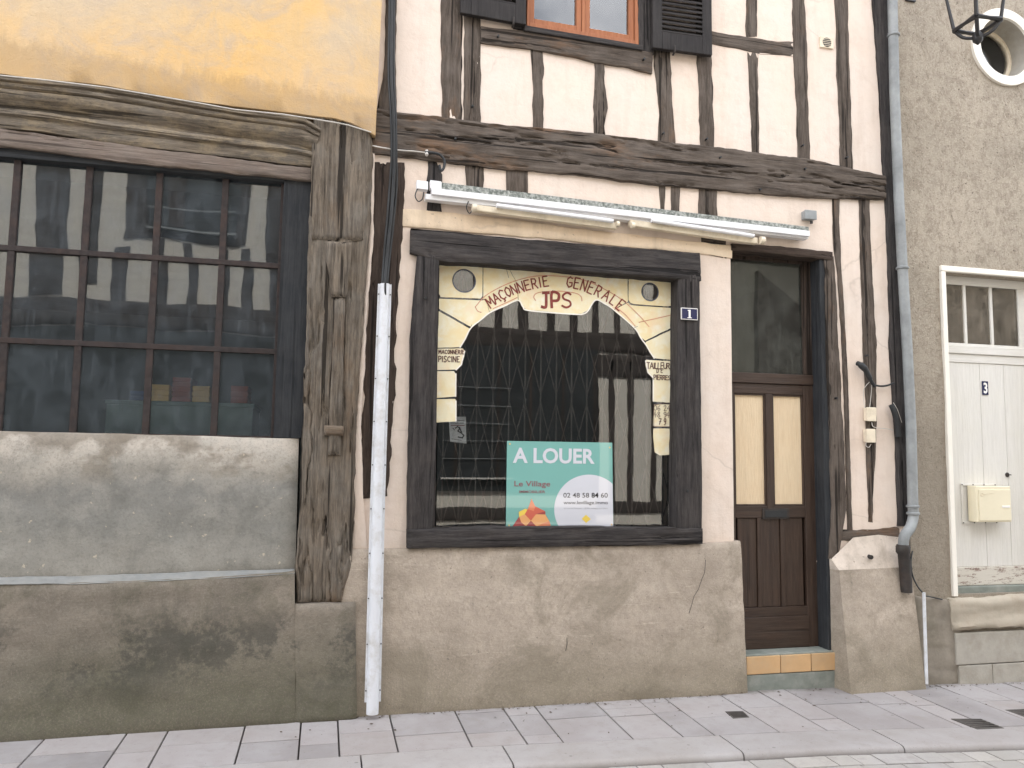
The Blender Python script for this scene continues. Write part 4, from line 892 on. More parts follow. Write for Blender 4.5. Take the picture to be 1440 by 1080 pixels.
# threshold and blocks below door 3
sill = P(1360,838,.06)
mk('threshold', loft([(a0-.06, P(1345,842,.07).z), (a1+.1, P(1345,842,.07).z+.012)], [(a0-.04, P(1360,888,.09).z), (a1+.1, P(1360,888,.09).z+.01)], .085, -.12, wob=.008, disp=.014, crack=0, dens=.02, step=.03, edge=.02), M['stone'], rh)
z_a, z_b = P(1360,889,.07).z-.003, P(1360,935,.07).z
mk('stone_block', MB().box(a0-.02, a1+.1, -.07, .1, z_b, z_a-.002), M['blockgrey'], rh, bevel=.008)
j = P(1396,945,.07).x
mk('stone_block', MB().box(a0-.0, j-.003, -.072, .1, -.25, z_b-.006), M['blockgrey'], rh, bevel=.006)
mk('stone_block', MB().box(j+.003, a1+.1, -.072, .1, -.25, z_b-.006), M['blockgrey'], rh, bevel=.006)
mk('damp_render', loft(PL([(1284,838),(1330,842),(1343,843)], .05), PL([(1302,975),(1369,970)], .06), .055, -.1, wob=.01, disp=.01, crack=0, dens=.02, step=.02, edge=.01), M['blockdark'], rh)
shell(rh, XR+.01, RX, ZT, M['room'])
# ================================================================== THINGS ON THE WALLS
def tubepx(pts, d, r, seg=8):
    return MB().tube([F3(x, y, (d if not isinstance(d, list) else d[i])) for i, (x, y) in enumerate(pts)], r, seg)
def smooth_path(pts, k=6):
    pts = [Vector(p) for p in pts]; out = []
    for i in range(len(pts)-1):
        p0, p1, p2, p3 = pts[max(i-1,0)], pts[i], pts[i+1], pts[min(i+2, len(pts)-1)]
        for j in range(k):
            t = j/k; out.append(.5*((2*p1)+(p2-p0)*t+(2*p0-5*p1+4*p2-p3)*t*t+(3*p1-p0-3*p2+p3)*t**3))
    return out+[pts[-1]]
def cable(pts, ds, r, seg=8, k=6):
    ds = ds if isinstance(ds, list) else [ds]*len(pts)
    return MB().tube(smooth_path([F3(x, y, d) for (x, y), d in zip(pts, ds)], k), r, seg)
# zinc downpipe
zp = thing('downpipe', F3(1280,750,.1), 'grey zinc rainwater downpipe with iron shoe between the timber house and the roughcast house', 'downpipe')
mk('pipe', MB().tube([F3(x, y, .09) for x, y in ((1250,-300),(1255,0),(1258,133),(1264,280),(1269,375),(1276,493),(1281,600),(1283.5,700),(1284,716))], .040, 24), M['zinc'], zp)
mk('pipe_bend', cable([(1284,712),(1284,728),(1280,742),(1272,754),(1270,768)], [.09,.09,.11,.13,.13], .040, 24), M['zinc'], zp)
for px, py in ((1256.5,50),(1269,377),(1283.5,712),(1284,722)):
    c = F3(px, py, .09); u = Vector((0,0,1))
    mk('pipe_collar', MB().tube([c-u*.012, c-u*.006, c+u*.006, c+u*.012], [.043,.050,.050,.043], 24), M['zinc'], zp)
c = F3(1249,48,.05); mk('bracket_screw', MB().tube([c, c+Vector((0,-.05,0))], .008, 8), M['zinc'], zp)
mk('iron_shoe', MB().tube([F3(1270,766,.13), F3(1270,769,.13), F3(1270,776,.13), F3(1271,779,.13), F3(1274,815,.125), F3(1275,833,.125)], [.048,.054,.054,.045,.044,.042], 20), M['iron'], zp)
# tall white cable conduit with flanges
cd = thing('cable_conduit', F3(524,1002,.10), 'tall white metal conduit standing on the pavement at the joint of the two left houses', 'conduit')
ca, cb_ = [F3(541,400,.07), F3(531,700,.085), F3(523.5,1003,.13)], None
pth = resample([tuple(ca[0]), tuple(ca[1]), tuple(ca[2])], 40); mb = MB(); n = 11
for i, p in enumerate(pth):
    hw = .034+.006*i/39
    for k in range(n):
        q = math.pi*k/(n-1); mb.v.append((p.x-hw*math.cos(q), p.y-.034*math.sin(q)-.012, p.z))
for i in range(39):
    for k in range(n-1): mb.f.append((i*n+k, i*n+k+1, (i+1)*n+k+1, (i+1)*n+k))
mb.f.append(tuple(range(n))); mb.f.append(tuple(39*n+k for k in reversed(range(n)))); mb.smooth = True
mk('conduit_body', mb, M['pvc'], cd)
for s in (-1, 1):
    mb = MB()
    for i, p in enumerate(pth[:39]):
        hw = .033+.006*i/39; q = p.y-.010; x0, x1 = sorted((p.x+s*(hw-.002), p.x+s*(hw+.014)))
        mb.v += [(x0,q,p.z),(x1,q,p.z),(x1,q+.004,p.z),(x0,q+.004,p.z)]
    for i in range(38):
        for k in range(4): mb.f.append((4*i+k, 4*i+(k+1)%4, 4*i+4+(k+1)%4, 4*i+4+k))
    mb.f += [(0,1,2,3), (4*38+3,4*38+2,4*38+1,4*38)]
    mk('conduit_flange', mb, M['pvc'], cd)
    for i in range(1, 39, 4):
        p = pth[i]; x = p.x+s*(.033+.006*i/39+.007); mk('flange_screw', MB().tube([(x, p.y-.008, p.z), (x, p.y-.016, p.z)], .0045, 7), M['iron'], cd)
# black cables down to the conduit
cbs = thing('cable_bundle', F3(541,410,.06), 'black electric cables running down the corner post into the white conduit', 'cables')
for i, (dx, dd) in enumerate(((-3,.06),(0,.075),(3,.065),(1,.09))):
    pts = [(552+dx,-300),(551+dx,0),(550+dx*1.1,100),(553+dx,160),(554+dx,220),(553+dx*1.5,260),(549+dx*1.4,310),(544+dx*1.2,360),(541+dx,398),(541+dx,415)]
    mk('cable', cable(pts, [dd+.02]*2+[dd+.03,dd+.03,dd+.02,dd,dd,dd,dd+.03,dd+.02], .0105 if i < 3 else .007), M['black'], cbs)
hc = thing('wall_wire', F3(580,213,.06), 'thin pale wire running along the main beam to a bent black cable hook', 'wire')
mk('wire_run', cable([(524,205),(540,208),(560,211),(585,213),(600,215)], [.06,.10,.06,.055,.055], .005), M['wire'], hc)
mk('cable_hook', cable([(598,214),(610,215),(619,218),(625,226),(624,236),(620,240),(618,232)], .06, .010), M['black'], hc)
mk('wire_clip', MB().tube([F3(600,212,.045), F3(600,218,.07)], .012, 8), M['wire'], hc)
# fluorescent sign lighting
fx = thing('sign_light', F3(870,330,.1), 'long white fluorescent sign light with grey mottled backing mounted above the shop window', 'sign light')
def bar(pl, pr, h0, h1, d0, d1, mat, name, bev=.004, px=True):
    """bar between two surveyed top ends, h = height in photo px at left and right"""
    d = (d0+d1)/2
    q = Quad([pl, pr, (pr[0], pr[1]+h1), (pl[0], pl[1]+h0)], d1); return mk(name, q.box(MB(), 0, 1, 0, 1, d0, d1), mat, fx, bevel=bev)
bar((618,256), (1138,319), 11, 10, .02, .075, M['galv'], 'backing_box')
bar((607,264), (1139,324.5), 9, 8, .05, .12, M['white'], 'reflector')
bar((598,272), (1137,333), 8, 3, .03, .095, M['white'], 'reflector_lip')
bar((586,253), (602,255), 12, 12, .05, .11, M['white'], 'end_connector')
bar((605,253), (621,255), 12, 12, .045, .10, M['white'], 'end_plate')
for (l, r) in (((668,287),(868,313)), ((886,308),(1066,334))):
    q = Quad([l, r, (r[0], r[1]+9), (l[0], l[1]+9)], .10)
    mk('tube_housing', q.box(MB(), 0, 1, 0, 1, .05, .10), M['creamplastic'], fx, bevel=.008)
    a, b = F3(l[0]+30, l[1]+2, .125), F3(r[0]-6, r[1]-2, .125); mk('fluorescent_tube', MB().tube([a, b], .016, 16), M['white'], fx)
for px, py, s in ((666,293,1),(700,290,.6),(868,315,.7),(889,317,.8),(1071,338,1),(1057,332,.6)):
    c = F3(px, py, .11); mk('tube_holder', MB().tube([c+Vector((-.012*s,0,0)), c+Vector((.022*s,0,0))], .030*s, 12), M['creamplastic'], fx, bevel=.002)
mk('lamp_wire', cable([(590,262),(586,268),(584,276),(588,283),(594,280),(596,270)], .10, .004), M['black'], fx)
mk('lamp_wire', cable([(659,283),(656,292),(660,300),(664,296)], .10, .004), M['black'], fx)
for px, py in ((620,255),(700,264),(812,278),(925,292),(1040,307),(1120,316)):
    a = F3(px, py, .0); mk('wall_bracket', MB().box(a.x-.012, a.x+.012, -.04, .01, a.z-.13, a.z-.07), M['iron'], fx)
# small things on the wall
def boxthing(name, x0, x1, y0, y1, d, dep, mat, label, cat, group=None, bev=.004, part='cover'):
    a, b = P(x0, y0, d), P(x1, y1, d); t = thing(name, ((a.x+b.x)/2, -d+dep, b.z), label, cat, group)
    mk('back_box', MB().box(a.x+.004, b.x-.004, -d+.012, -d+dep, b.z+.004, a.z-.004), mat, t, bevel=bev)
    mk(part, MB().box(a.x, b.x, -d, -d+.0115, b.z, a.z), mat, t, bevel=bev); return t
ga = boxthing('junction_box', 1132, 1149, 294.5, 309, .06, .06, M['zinc'], 'small grey square box on the plaster to the right of the sign light', 'junction box')
cc = F3(1141,311,.04); mk('cable_gland', MB().tube([cc, cc-Vector((0,0,.02))], .012, 10), M['iron'], ga)
j1 = boxthing('junction_box', 1219, 1233, 572.5, 592.5, .055, .05, M['creamplastic'], 'upper of the two cream plastic boxes on the thin stud left of the zinc downpipe', 'junction box', 'cream junction boxes')
j2 = boxthing('junction_box', 1218.5, 1232, 603, 622.5, .055, .05, M['creamplastic'], 'lower of the two cream plastic boxes on the thin stud left of the zinc downpipe', 'junction box', 'cream junction boxes')
vg = thing('vent_grille', F3(1163,68,.01), 'small square cream vent with dark round grille on the upper plaster', 'vent')
a, b = P(1154,50,.02), P(1173,68,.02); cx, cz = (a.x+b.x)/2, (a.z+b.z)/2
mk('vent_plate', MB().box(a.x, b.x, -.014, .004, b.z, a.z), M['creamplastic'], vg, bevel=.003)
mk('vent_opening', MB().disc((cx, cz), .040, -.0165, -.0145, 24), M['black'], vg)
for k in range(-2, 3):
    hw = math.sqrt(.039**2-(k*.015)**2); mk('vent_bar', MB().box(cx-hw, cx+hw, -.020, -.0166, cz+k*.015-.002, cz+k*.015+.002), M['creamplastic'], vg)
ph = thing('cable_outlet', F3(1208,513,.04), 'thick black cable sleeve hanging from the plaster above the cream boxes', 'cable')
mk('cable_sleeve', MB().tube(smooth_path([F3(1206,511,.02), F3(1210,513,.045), F3(1217,520,.06), F3(1224,534,.05), F3(1230,543,.035)]), [.020]*6+[.026]*6+[.022]*6+[.015]*7, 12), M['black'], ph)
mk('cable', cable([(1228,541),(1238,543),(1248,542),(1258,538)], [.04,.035,.035,.06], .008), M['black'], ph)
mk('thin_wire', cable([(1224,536),(1216,545),(1214,556),(1216,575),(1217,590)], [.04,.035,.02,.02,.02], .0028), M['wire'], ph)
mk('thin_wire', cable([(1226,540),(1225,555),(1223,573)], [.04,.035,.04], .0022), M['wire'], ph)
mk('thin_wire', cable([(1226,594),(1228,600),(1237,602),(1247,603),(1256,605)], [.04,.05,.02,.02,.03], .003), M['wire'], ph)
mk('thin_wire', cable([(1218,620),(1218,627),(1222,629),(1225,624)], [.03,.04,.04,.03], .0028), M['wire'], ph)
s2 = thing('cable_sleeve', F3(1255,572,.05), 'second black cable sleeve half hidden behind the zinc downpipe', 'cable')
mk('sleeve', MB().tube(smooth_path([F3(1253,569,.05), F3(1257,578,.06), F3(1261,594,.05), F3(1263,614,.04)]), .022, 10), M['black'], s2)
mk('thin_wire', cable([(1256,566),(1262,576),(1268,594)], [.05,.06,.05], .0022), M['wire'], s2)
tp = thing('white_pipe', F3(1303,960,.07), 'thin white plastic pipe standing on the pavement right of the buttress', 'pipe')
mk('pipe', MB().tube([F3(1299,833,.12), F3(1303,962,.15)], .013, 14), M['pvc'], tp)
mk('black_lead', cable([(1299,835),(1290,824),(1283,808),(1281,790),(1283,775)], [.12,.10,.08,.06,.04], .006), M['black'], tp)
mk('black_lead', cable([(1301,838),(1312,840),(1325,843)], [.10,.07,.07], .005), M['black'], tp)
# number plates
n1 = thing('number_plate', F3(969,449,.06), 'navy blue enamel house number 1 with white rim on the shop window post', 'house number')
a, b = P(957.5,432.5,.062), P(981,450.5,.062)
mk('plate', MB().box(a.x, b.x, -.066, -.055, b.z, a.z), M['enamelwhite'], n1, bevel=.002)
mk('plate_face', MB().box(a.x+.006, b.x-.006, -.0675, -.0662, b.z+.006, a.z-.006), M['enamel'], n1)
cx = (a.x+b.x)/2; cz = (a.z+b.z)/2
t = MB(); t.box(cx-.008, cx+.008, -.069, -.0677, cz-.030, cz+.032); t.box(cx-.018, cx+.018, -.0692, -.0678, cz-.034, cz-.028); t.box(cx-.016, cx-.007, -.0692, -.0678, cz+.022, cz+.030)
mk('digit', t, M['enamelwhite'], n1)
n3 = thing('number_plate', F3(1385,556,-.07), 'small navy number 3 on the white planked door', 'house number')
a, b = P(1380.5,536,-.076), P(1389.5,555.5,-.076)
mk('plate', MB().box(a.x, b.x, .070, .0775, b.z, a.z), M['enamel'], n3, bevel=.001)
text_mesh('3', a.x+.010, b.x-.010, b.z+.012, a.z-.012, .0692, M['enamelwhite'], 'digit', n3, .03)
# letter box on door 3
lt = thing('letterbox', F3(1397,735,.0), 'cream metal letterbox screwed to the white door numbered 3', 'letterbox')
a, b = P(1372.5,683.5,.03), P(1423,734,.03)
mk('mounting_frame', MB().box(a.x-.055, b.x-.05, .066, .0775, b.z-.02, b.z-.004).box(a.x-.055, b.x-.05, .066, .0775, a.z-.0, a.z+.016).box(a.x-.055, a.x-.043, .066, .0775, b.z-.004, a.z).box(b.x-.062, b.x-.05, .066, .0775, b.z-.004, a.z), M['whitewood'], lt, bevel=.002)
mk('box_body', MB().box(a.x, b.x, -.03, .065, b.z, a.z), M['boxcream'], lt, bevel=.006)
mk('box_door', MB().box(a.x+.02, b.x-.006, -.036, -.0302, b.z+.012, a.z-.028), M['boxcream'], lt, bevel=.003)
mk('name_slot', MB().box(b.x-.10, b.x-.02, -.040, -.0362, (a.z+b.z)/2-.03, (a.z+b.z)/2-.012), M['enamelwhite'], lt, bevel=.002)
c = Vector((a.x+.05, -.036, a.z-.07)); mk('posthorn', MB().tube(smooth_path([c+Vector((.014*math.cos(q), -.001, .014*math.sin(q))) for q in (4.5, 3.2, 1.6, 0, -1.2)] + [c+Vector((.03,-.001,.004)), c+Vector((.12,-.001,.012))]), .0018, 6), M['creamplastic'], lt)
for u in (.0, .33, .66, 1):
    for z in (a.z+.008, b.z-.012): x = a.x-.049+(b.x-a.x-.01)*u; mk('screw', MB().tube([(x, .062, z), (x, .0655, z)], .005, 7), M['iron'], lt)
# painted arch on the window glass
ad = -.0838
pa = thing('painted_arch', F3(780,600,ad), 'hand painted yellow stone arch lettered MACONNERIE GENERALE JPS on the shop window glass', 'window sign')
stones = {
 'l_haunch': [(599,36),(702,45),(742,120),(745,185),(688,207),(625,235),(612,180),(599,183)],
 'key': [(704,45),(1208,87),(1209,192),(1150,225),(1110,200),(1075,183),(1052,213),(1035,232),(1015,243),(990,244),(900,237),(780,226),(765,212),(747,183),(744,120)],
 'b': [(412,180),(595,187),(611,183),(624,238),(585,270),(548,300),(412,223)],
 'c': [(411,233),(541,306),(520,350),(497,385),(407,387)],
 'd': [(406,391),(512,390),(521,398),(518,425),(507,458),(490,478),(404,481)],
 'e': [(403,486),(475,485),(482,497),(481,593),(402,599)],
 'f': [(402,604),(480,603),(483,612),(482,698),(398,702)],
 'b2': [(1211,196),(1224,207),(1389,219),(1388,305),(1282,357),(1262,342),(1240,306),(1236,300),(1152,227)],
 'c2': [(1283,363),(1389,313),(1390,438),(1320,431),(1302,402),(1284,372)],
 'd2': [(1286,438),(1390,443),(1392,619),(1316,614),(1316,512),(1292,492),(1283,460)],
 'e2': [(1318,625),(1391,626),(1392,716),(1386,722),(1320,721),(1315,715)],
 'f2': [(1317,727),(1393,728),(1394,826),(1382,839),(1342,841),(1322,828),(1315,760)]}
def q2(pts): return [(P(*r5(x, y), ad).x, P(*r5(x, y), ad).z) for x, y in pts]
def wobble(poly, amp=.0022):
    o = []
    for i in range(len(poly)):
        a, b = Vector(poly[i]), Vector(poly[(i+1) % len(poly)]); n = max(1, int((b-a).length/.03))
        for k in range(n): p = a.lerp(b, k/n); o.append((p.x+amp*mn.noise(Vector((p.x*20, p.y*20, 1))), p.y+amp*mn.noise(Vector((p.x*20, p.y*20, 8)))))
    return o
for k, pts in stones.items(): mk('painted_stone', MB().prism(wobble(q2(pts)), -ad-.001, -ad), M['paint'], pa)
for sq, c, r in (([(414,20),(596,35),(595,180),(412,173)], (518,105), 49), ([(1212,88),(1390,101),(1389,214),(1224,202),(1211,190)], (1302,152), 40)):
    poly = q2(sq); cc = q2([c])[0]; rr = r/3/198; N = 48; mb = MB()
    for i in range(N):
        q = 2*math.pi*i/N; d = Vector((math.cos(q), math.sin(q))); best = 9
        for j in range(len(poly)):
            p0, p1 = Vector(poly[j]), Vector(poly[(j+1) % len(poly)]); e = p1-p0; den = d.x*e.y-d.y*e.x
            if abs(den) < 1e-9: continue
            w0 = p0-Vector(cc); t = (w0.x*e.y-w0.y*e.x)/den; s = (w0.x*d.y-w0.y*d.x)/den
            if t > 0 and -.001 <= s <= 1.001: best = min(best, t)
        for rad in (rr, best): mb.v.append((cc[0]+d.x*rad, -ad-.001, cc[1]+d.y*rad))
    for i in range(N): e = (i+1) % N; mb.f.append((2*i, 2*i+1, 2*e+1, 2*e))
    mk('painted_stone', mb, M['paint'], pa)
    mk('painted_ring', MB().ring(cc, rr-.003, rr+.006, -ad-.0025, -ad-.0012, 40), M['bluepaint'], pa)
def strokes(lst, w, mat, name, d=ad+.0022):
    for pts in lst:
        mb = MB(); pp = [(P(*r5(x, y), d).x, P(*r5(x, y), d).z) for x, y in pts]; mb.stroke(pp, w, -d); mk(name, mb, mat, pa)
def curve(pts, n=8): return [(v.x, v.y) for v in smooth_path([(x, y, 0) for x, y in pts], n)]
strokes([curve([(412,228),(470,260),(545,303)]), curve([(412,176),(500,182),(596,185)]), curve([(597,36),(598,110),(596,183)]), [(694,46),(706,92)], curve([(1209,88),(1209,150),(1212,195),(1226,206),(1300,212),(1389,217)]),
         curve([(1282,359),(1330,338),(1388,308)]), [(408,389),(500,387)], [(404,484),(480,482)], [(402,602),(480,599)], [(1286,434),(1390,441)], [(1316,620),(1392,623)], [(1320,724),(1392,725)], curve([(1236,302),(1250,297)]), curve([(546,300),(550,290)])], .0026, M['bluepaint'], 'painted_joint')
strokes([curve([(565,215),(612,165),(700,118),(790,90),(880,83),(1000,96),(1080,125),(1180,182),(1255,250),(1298,298)]), curve([(565,215),(575,232),(590,238)]), curve([(820,188),(812,172),(830,155),(900,148),(980,155),(1010,170),(1015,190)]),
         curve([(1158,215),(1200,250),(1240,296)]), [(1255,280),(1388,250)], curve([(640,222),(700,195),(742,175)])], .006, M['pinkpaint'], 'painted_banner_outline')
strokes([curve([(1319,628),(1389,629),(1390,715),(1382,720),(1322,719),(1318,710),(1319,628)])], .004, M['brownpaint'], 'painted_border')
strokes([[(484,480),(506,458),(520,402)], [(483,497),(482,592)], [(483,612),(483,696)], curve([(500,386),(522,350),(546,304),(590,268),(628,238),(690,210),(745,187),(766,214),(785,229),(900,240),(990,246),(1018,245),(1040,232),(1072,186),(1112,202),(1152,229),(1236,303),(1263,345),(1283,372)]),
         [(1284,372),(1302,404),(1320,432)], [(1284,442),(1294,492),(1316,514),(1316,612)]], .010, M['whitepaint'], 'white_outline', ad+.0012)
def arcpos(p0, p1, p2):
    def f(t):
        x = (1-t)**2*p0[0]+2*t*(1-t)*p1[0]+t*t*p2[0]; y = (1-t)**2*p0[1]+2*t*(1-t)*p1[1]+t*t*p2[1]
        dx = 2*(1-t)*(p1[0]-p0[0])+2*t*(p2[0]-p1[0]); dy = 2*(1-t)*(p1[1]-p0[1])+2*t*(p2[1]-p1[1])
        X_, Y_ = r5(x, y); return X_, Y_, math.atan2(dy, dx)
    return f
brush(pa, M['redpaint'], 'MAÇONNERIE', arcpos((615,204),(710,128),(877,104)), 14.5, 2.0, ad+.0025)
brush(pa, M['redpaint'], 'GENERALE', arcpos((946,108),(1070,118),(1192,218)), 15, 2.0, ad+.0025)
for ch, x, w_ in (('J', 864, .8), ('P', 905, .75), ('S', 952, .9)):
    jp = MB()
    for i, pl in enumerate(GL[ch]):
        pts = [(P(*r5(x+(u-.4)*58*w_, 186-(v-.5)*62), ad+.0025).x, P(*r5(x+(u-.4)*58*w_, 186-(v-.5)*62), ad+.0025).z) for u, v in curve(pl, 4)]
        jp.stroke(pts, .021 if ch != 'S' else .015, -(ad+.0025))
    mk('painted_letter', jp, M['redpaint'], pa)
def straight(x0, y0, x1, y1): return lambda t: (*r5(x0+(x1-x0)*t, y0+(y1-y0)*t), math.atan2(y1-y0, x1-x0))
brush(pa, M['brownpaint'], 'MAÇONNERIE'.replace('Ç', 'C'), straight(409,404,519,405), 5.6, 1.0, ad+.0025); brush(pa, M['brownpaint'], 'PISCINE', straight(408,434,501,436), 8, 1.25, ad+.0025)
brush(pa, M['brownpaint'], 'TAILLEUR', straight(1288,462,1386,464), 8.4, 1.25, ad+.0025); brush(pa, M['brownpaint'], 'DE', straight(1326,484,1360,484), 5.5, 1.0, ad+.0025); brush(pa, M['brownpaint'], 'PIERRES', straight(1317,511,1388,514), 6.4, 1.1, ad+.0025)
brush(pa, M['brownpaint'], '06 24', straight(1317,641,1389,642), 7.4, .7, ad+.0025, .78); brush(pa, M['brownpaint'], '48 94', straight(1316,668,1386,670), 8.2, .75, ad+.0025, .78); brush(pa, M['brownpaint'], '79', straight(1334,698,1374,699), 8.8, 1.2, ad+.0025)
# rental poster behind the glass
pd = gd+.012
po = thing('rental_poster', F3(787,741,pd), 'turquoise glossy A LOUER rental panel fixed low on the shop window glass', 'poster')
PQ = Quad([(713,620),(861,622.5),(862.5,741),(711.5,741)], pd)
PZ = lambda x, y: PQ.at((x-90)/1066, 1-(y-142)/(1008-142))     # sketch coordinates of the print
mk('board', PQ.box(MB(), 0, 1, 0, 1, pd-.004, pd), M['teal'], po)
yp = -pd-.0006
def ppoly(pts, mat, name, y=yp): return mk(name, MB().prism([tuple(PZ(*p)) for p in pts], y-.0005, y), M[mat], po)
cx_, cy_, rr_ = 915, 830, 355
pts = []
for k in range(90):
    q = 2*math.pi*k/90; x, y = cx_+rr_*math.cos(q), cy_+rr_*math.sin(q)
    pts.append((min(1154, x), min(1006, max(142, y))))
pc = []
for p in pts:
    if not pc or (abs(p[0]-pc[-1][0])+abs(p[1]-pc[-1][1])) > .5: pc.append(p)
ppoly(pc, 'posterwhite', 'white_disc')
def ptext(body, x0, x1, y0, y1, mat, bold=0): a, b = PZ(x0, y1), PZ(x1, y0); text_mesh(body, a.x, b.x, a.y, b.y, yp-.0012, M[mat], 'print', po, bold)
ptext('A LOUER', 148, 972, 208, 366, 'posterwhite', .028)
ptext('Le Village', 166, 520, 545, 618, 'winered', .008)
ptext('IMMOBILIER', 215, 470, 640, 668, 'winered', .008)
ptext('02 48 58 84 60', 650, 1102, 660, 712, 'ink', .012)
ptext('84', 935, 1003, 660, 712, 'ink', .02)
ptext('www.levillage.immo', 652, 1102, 742, 790, 'ink', .014)
ptext('27 rue du Prieuré - 18700 Aubigny sur Nère', 655, 1100, 812, 830, 'greyink')
fac = [([(335,725),(372,800),(300,830)],0),([(335,725),(372,800),(358,850),(300,830)],3),([(372,800),(470,850),(380,880),(358,850)],0),([(300,830),(358,850),(380,880),(330,945),(270,880),(212,880),(215,855),(275,825)],0),([(212,858),(275,826),(296,832),(270,880),(215,905)],4),
 ([(215,905),(270,880),(330,945),(285,1003),(235,960)],1),([(215,905),(235,960),(285,1003),(150,1005)],2),([(330,945),(385,1004),(280,1004)],2),([(380,880),(470,880),(510,950),(440,975),(385,1004),(330,945)],1),([(380,880),(470,850),(472,882)],2),([(440,975),(510,950),(528,1003),(385,1004)],3)]
for i, (pts, c) in enumerate(fac): ppoly(pts, 'facet%d' % c, 'print_facet', yp-.0003*(i+2))
ppoly([(878,884),(925,928),(878,968),(834,925)], 'facet4', 'print_diamond', yp-.001)
for x, y in ((118,172),(1128,193),(120,992),(1138,985)): c = PZ(x, y); mk('eyelet', MB().disc(tuple(c), .006, yp-.002, yp-.0006, 10), M['crateyellow'], po)
# small notice
no = thing('notice', F3(642,624,gd-.03), 'small faded paper notice with dark drawing, inside the shop window at its left edge', 'notice')
NQ = Quad([(631,586),(655,586),(656,624),(633,621)], gd-.03)
mk('sheet', NQ.box(MB(), 0, 1, 0, 1, gd-.032, gd-.03), M['paper'], no)
mb = MB(); yn = -(gd-.03)-.001
for pl, w_ in (([(.1,.86),(.9,.86)],.003),([(.1,.75),(.85,.76)],.006),([(.35,.55),(.5,.62),(.62,.55),(.5,.45),(.7,.38),(.85,.3),(.75,.2),(.5,.22)],.009),([(.6,.6),(.72,.4)],.010),([(.2,.55),(.3,.48)],.005),([(.1,.12),(.7,.1)],.003)):
    mb.stroke([tuple(NQ.at(*p)) for p in pl], w_, yn)
mk('drawing', mb, M['ink'], no)
mb = MB(); mb.stroke([tuple(NQ.at(.1,.66)), tuple(NQ.at(.9,.67))], .005, yn-.001); mk('red_line', mb, M['winered'], no)
# folding gate behind the glass
fgd = -.20
fg = thing('folding_gate', F3(780,740,fgd), 'brown iron lattice folding gate drawn across behind the shop window glass', 'folding gate')
gx0, gx1, gz0, gz1 = P(600,600,fgd).x, P(950,600,fgd).x, sw[2]-.02, sw[3]+.0
nb = 17; sp_ = (gx1-gx0)/(nb-1); hh = (gz1-gz0)
for i in range(nb): x = gx0+i*sp_; mk('gate_bar', MB().box(x-.005, x+.005, -fgd-.006, -fgd+.006, gz0, gz1), M['gate'], fg)
for i in range(nb-1):
    for k in range(4):
        zc = gz0+hh*(k+.5)/4; dz = hh/4*.46; x = gx0+i*sp_
        for s in (-1, 1):
            if i % 1 == 0: mk('gate_lattice', MB().tube([(x, -fgd-.010*s, zc-dz*s*(1 if k % 2 else -1)), (x+sp_, -fgd-.010*s, zc+dz*s*(1 if k % 2 else -1))], .0045, 4), M['gate'], fg)
# ---------------------------------------------------------------- street lantern
ln_z = 4.98
def onz(px, py, z): r = ray(px, py); return CAM + r*((z-CAM.z)/r.z)
N_, L_, R_, Fp = onz(1373,22,ln_z), onz(1342,43,ln_z), onz(1407,27,ln_z), onz(1375,49,ln_z)
cen = (L_+R_+N_+Fp)/4; half = ((L_-R_).length+(N_-Fp).length)/4; ang = math.atan2(R_.y-L_.y, R_.x-L_.x)
crn = [cen+Vector((half*math.cos(ang+k*math.pi/2), half*math.sin(ang+k*math.pi/2), 0)) for k in range(4)]
la = thing('street_lantern', (cen.x, 0, 5.9), 'black four sided street lantern hanging from a wall bracket in front of the round window', 'street lantern')
up = Vector((0,0,.55)); top = [cen+(c-cen)*1.55+up for c in crn]
for k in range(4):
    mk('corner_bar', MB().tube([crn[k], top[k]], [.014, .009], 6), M['lampblack'], la)
    mk('base_ring_bar', MB().tube([crn[k]+(crn[(k+1)%4]-crn[k])*0, crn[k].lerp(crn[(k+1)%4], .12)+Vector((0,0,-.0)), crn[k].lerp(crn[(k+1)%4], .5), crn[(k+1)%4]], [.022,.017,.014,.022], 6), M['lampblack'], la)
    mk('top_ring_bar', MB().tube([top[k], top[(k+1)%4]], .014, 6), M['lampblack'], la)
    mk('bottom_rib', MB().tube(smooth_path([crn[k], crn[k].lerp(cen, .4)+Vector((0,0,-.075)), cen+Vector((0,0,-.105))]), .014, 6), M['lampblack'], la)
    mk('pane_of_roof', MB().hexa([tuple(p) for p in (top[k], top[(k+1)%4], cen+up+(top[(k+1)%4]-cen-up)*.2+Vector((0,0,.22)), cen+up+(top[k]-cen-up)*.2+Vector((0,0,.22)))] + [tuple(p+Vector((0,0,.008))) for p in (top[k], top[(k+1)%4], cen+up+(top[(k+1)%4]-cen-up)*.2+Vector((0,0,.22)), cen+up+(top[k]-cen-up)*.2+Vector((0,0,.22)))]), M['lampblack'], la)
mk('finial', MB().tube([cen+Vector((0,0,-.05)), cen+Vector((0,0,-.09)), cen+Vector((0,0,-.13)), cen+Vector((0,0,-.16))], [.016,.042,.034,.003], 12), M['lampblack'], la)
mk('lamp_holder', MB().tube([cen+Vector((0,0,.6)), cen+Vector((0,0,.45))], [.05,.035], 12), M['lampblack'], la)
mk('wall_bracket', MB().tube(smooth_path([cen+up+Vector((0,0,.2)), cen+up+Vector((0,0,.34)), Vector((cen.x, cen.y*.5, cen.z+.98)), Vector((cen.x, -.02, cen.z+.8))]), .018, 8), M['lampblack'], la)
mk('wall_plate', MB().box(cen.x-.05, cen.x+.05, -.04, -.005, cen.z+.6, cen.z+1.0), M['lampblack'], la)

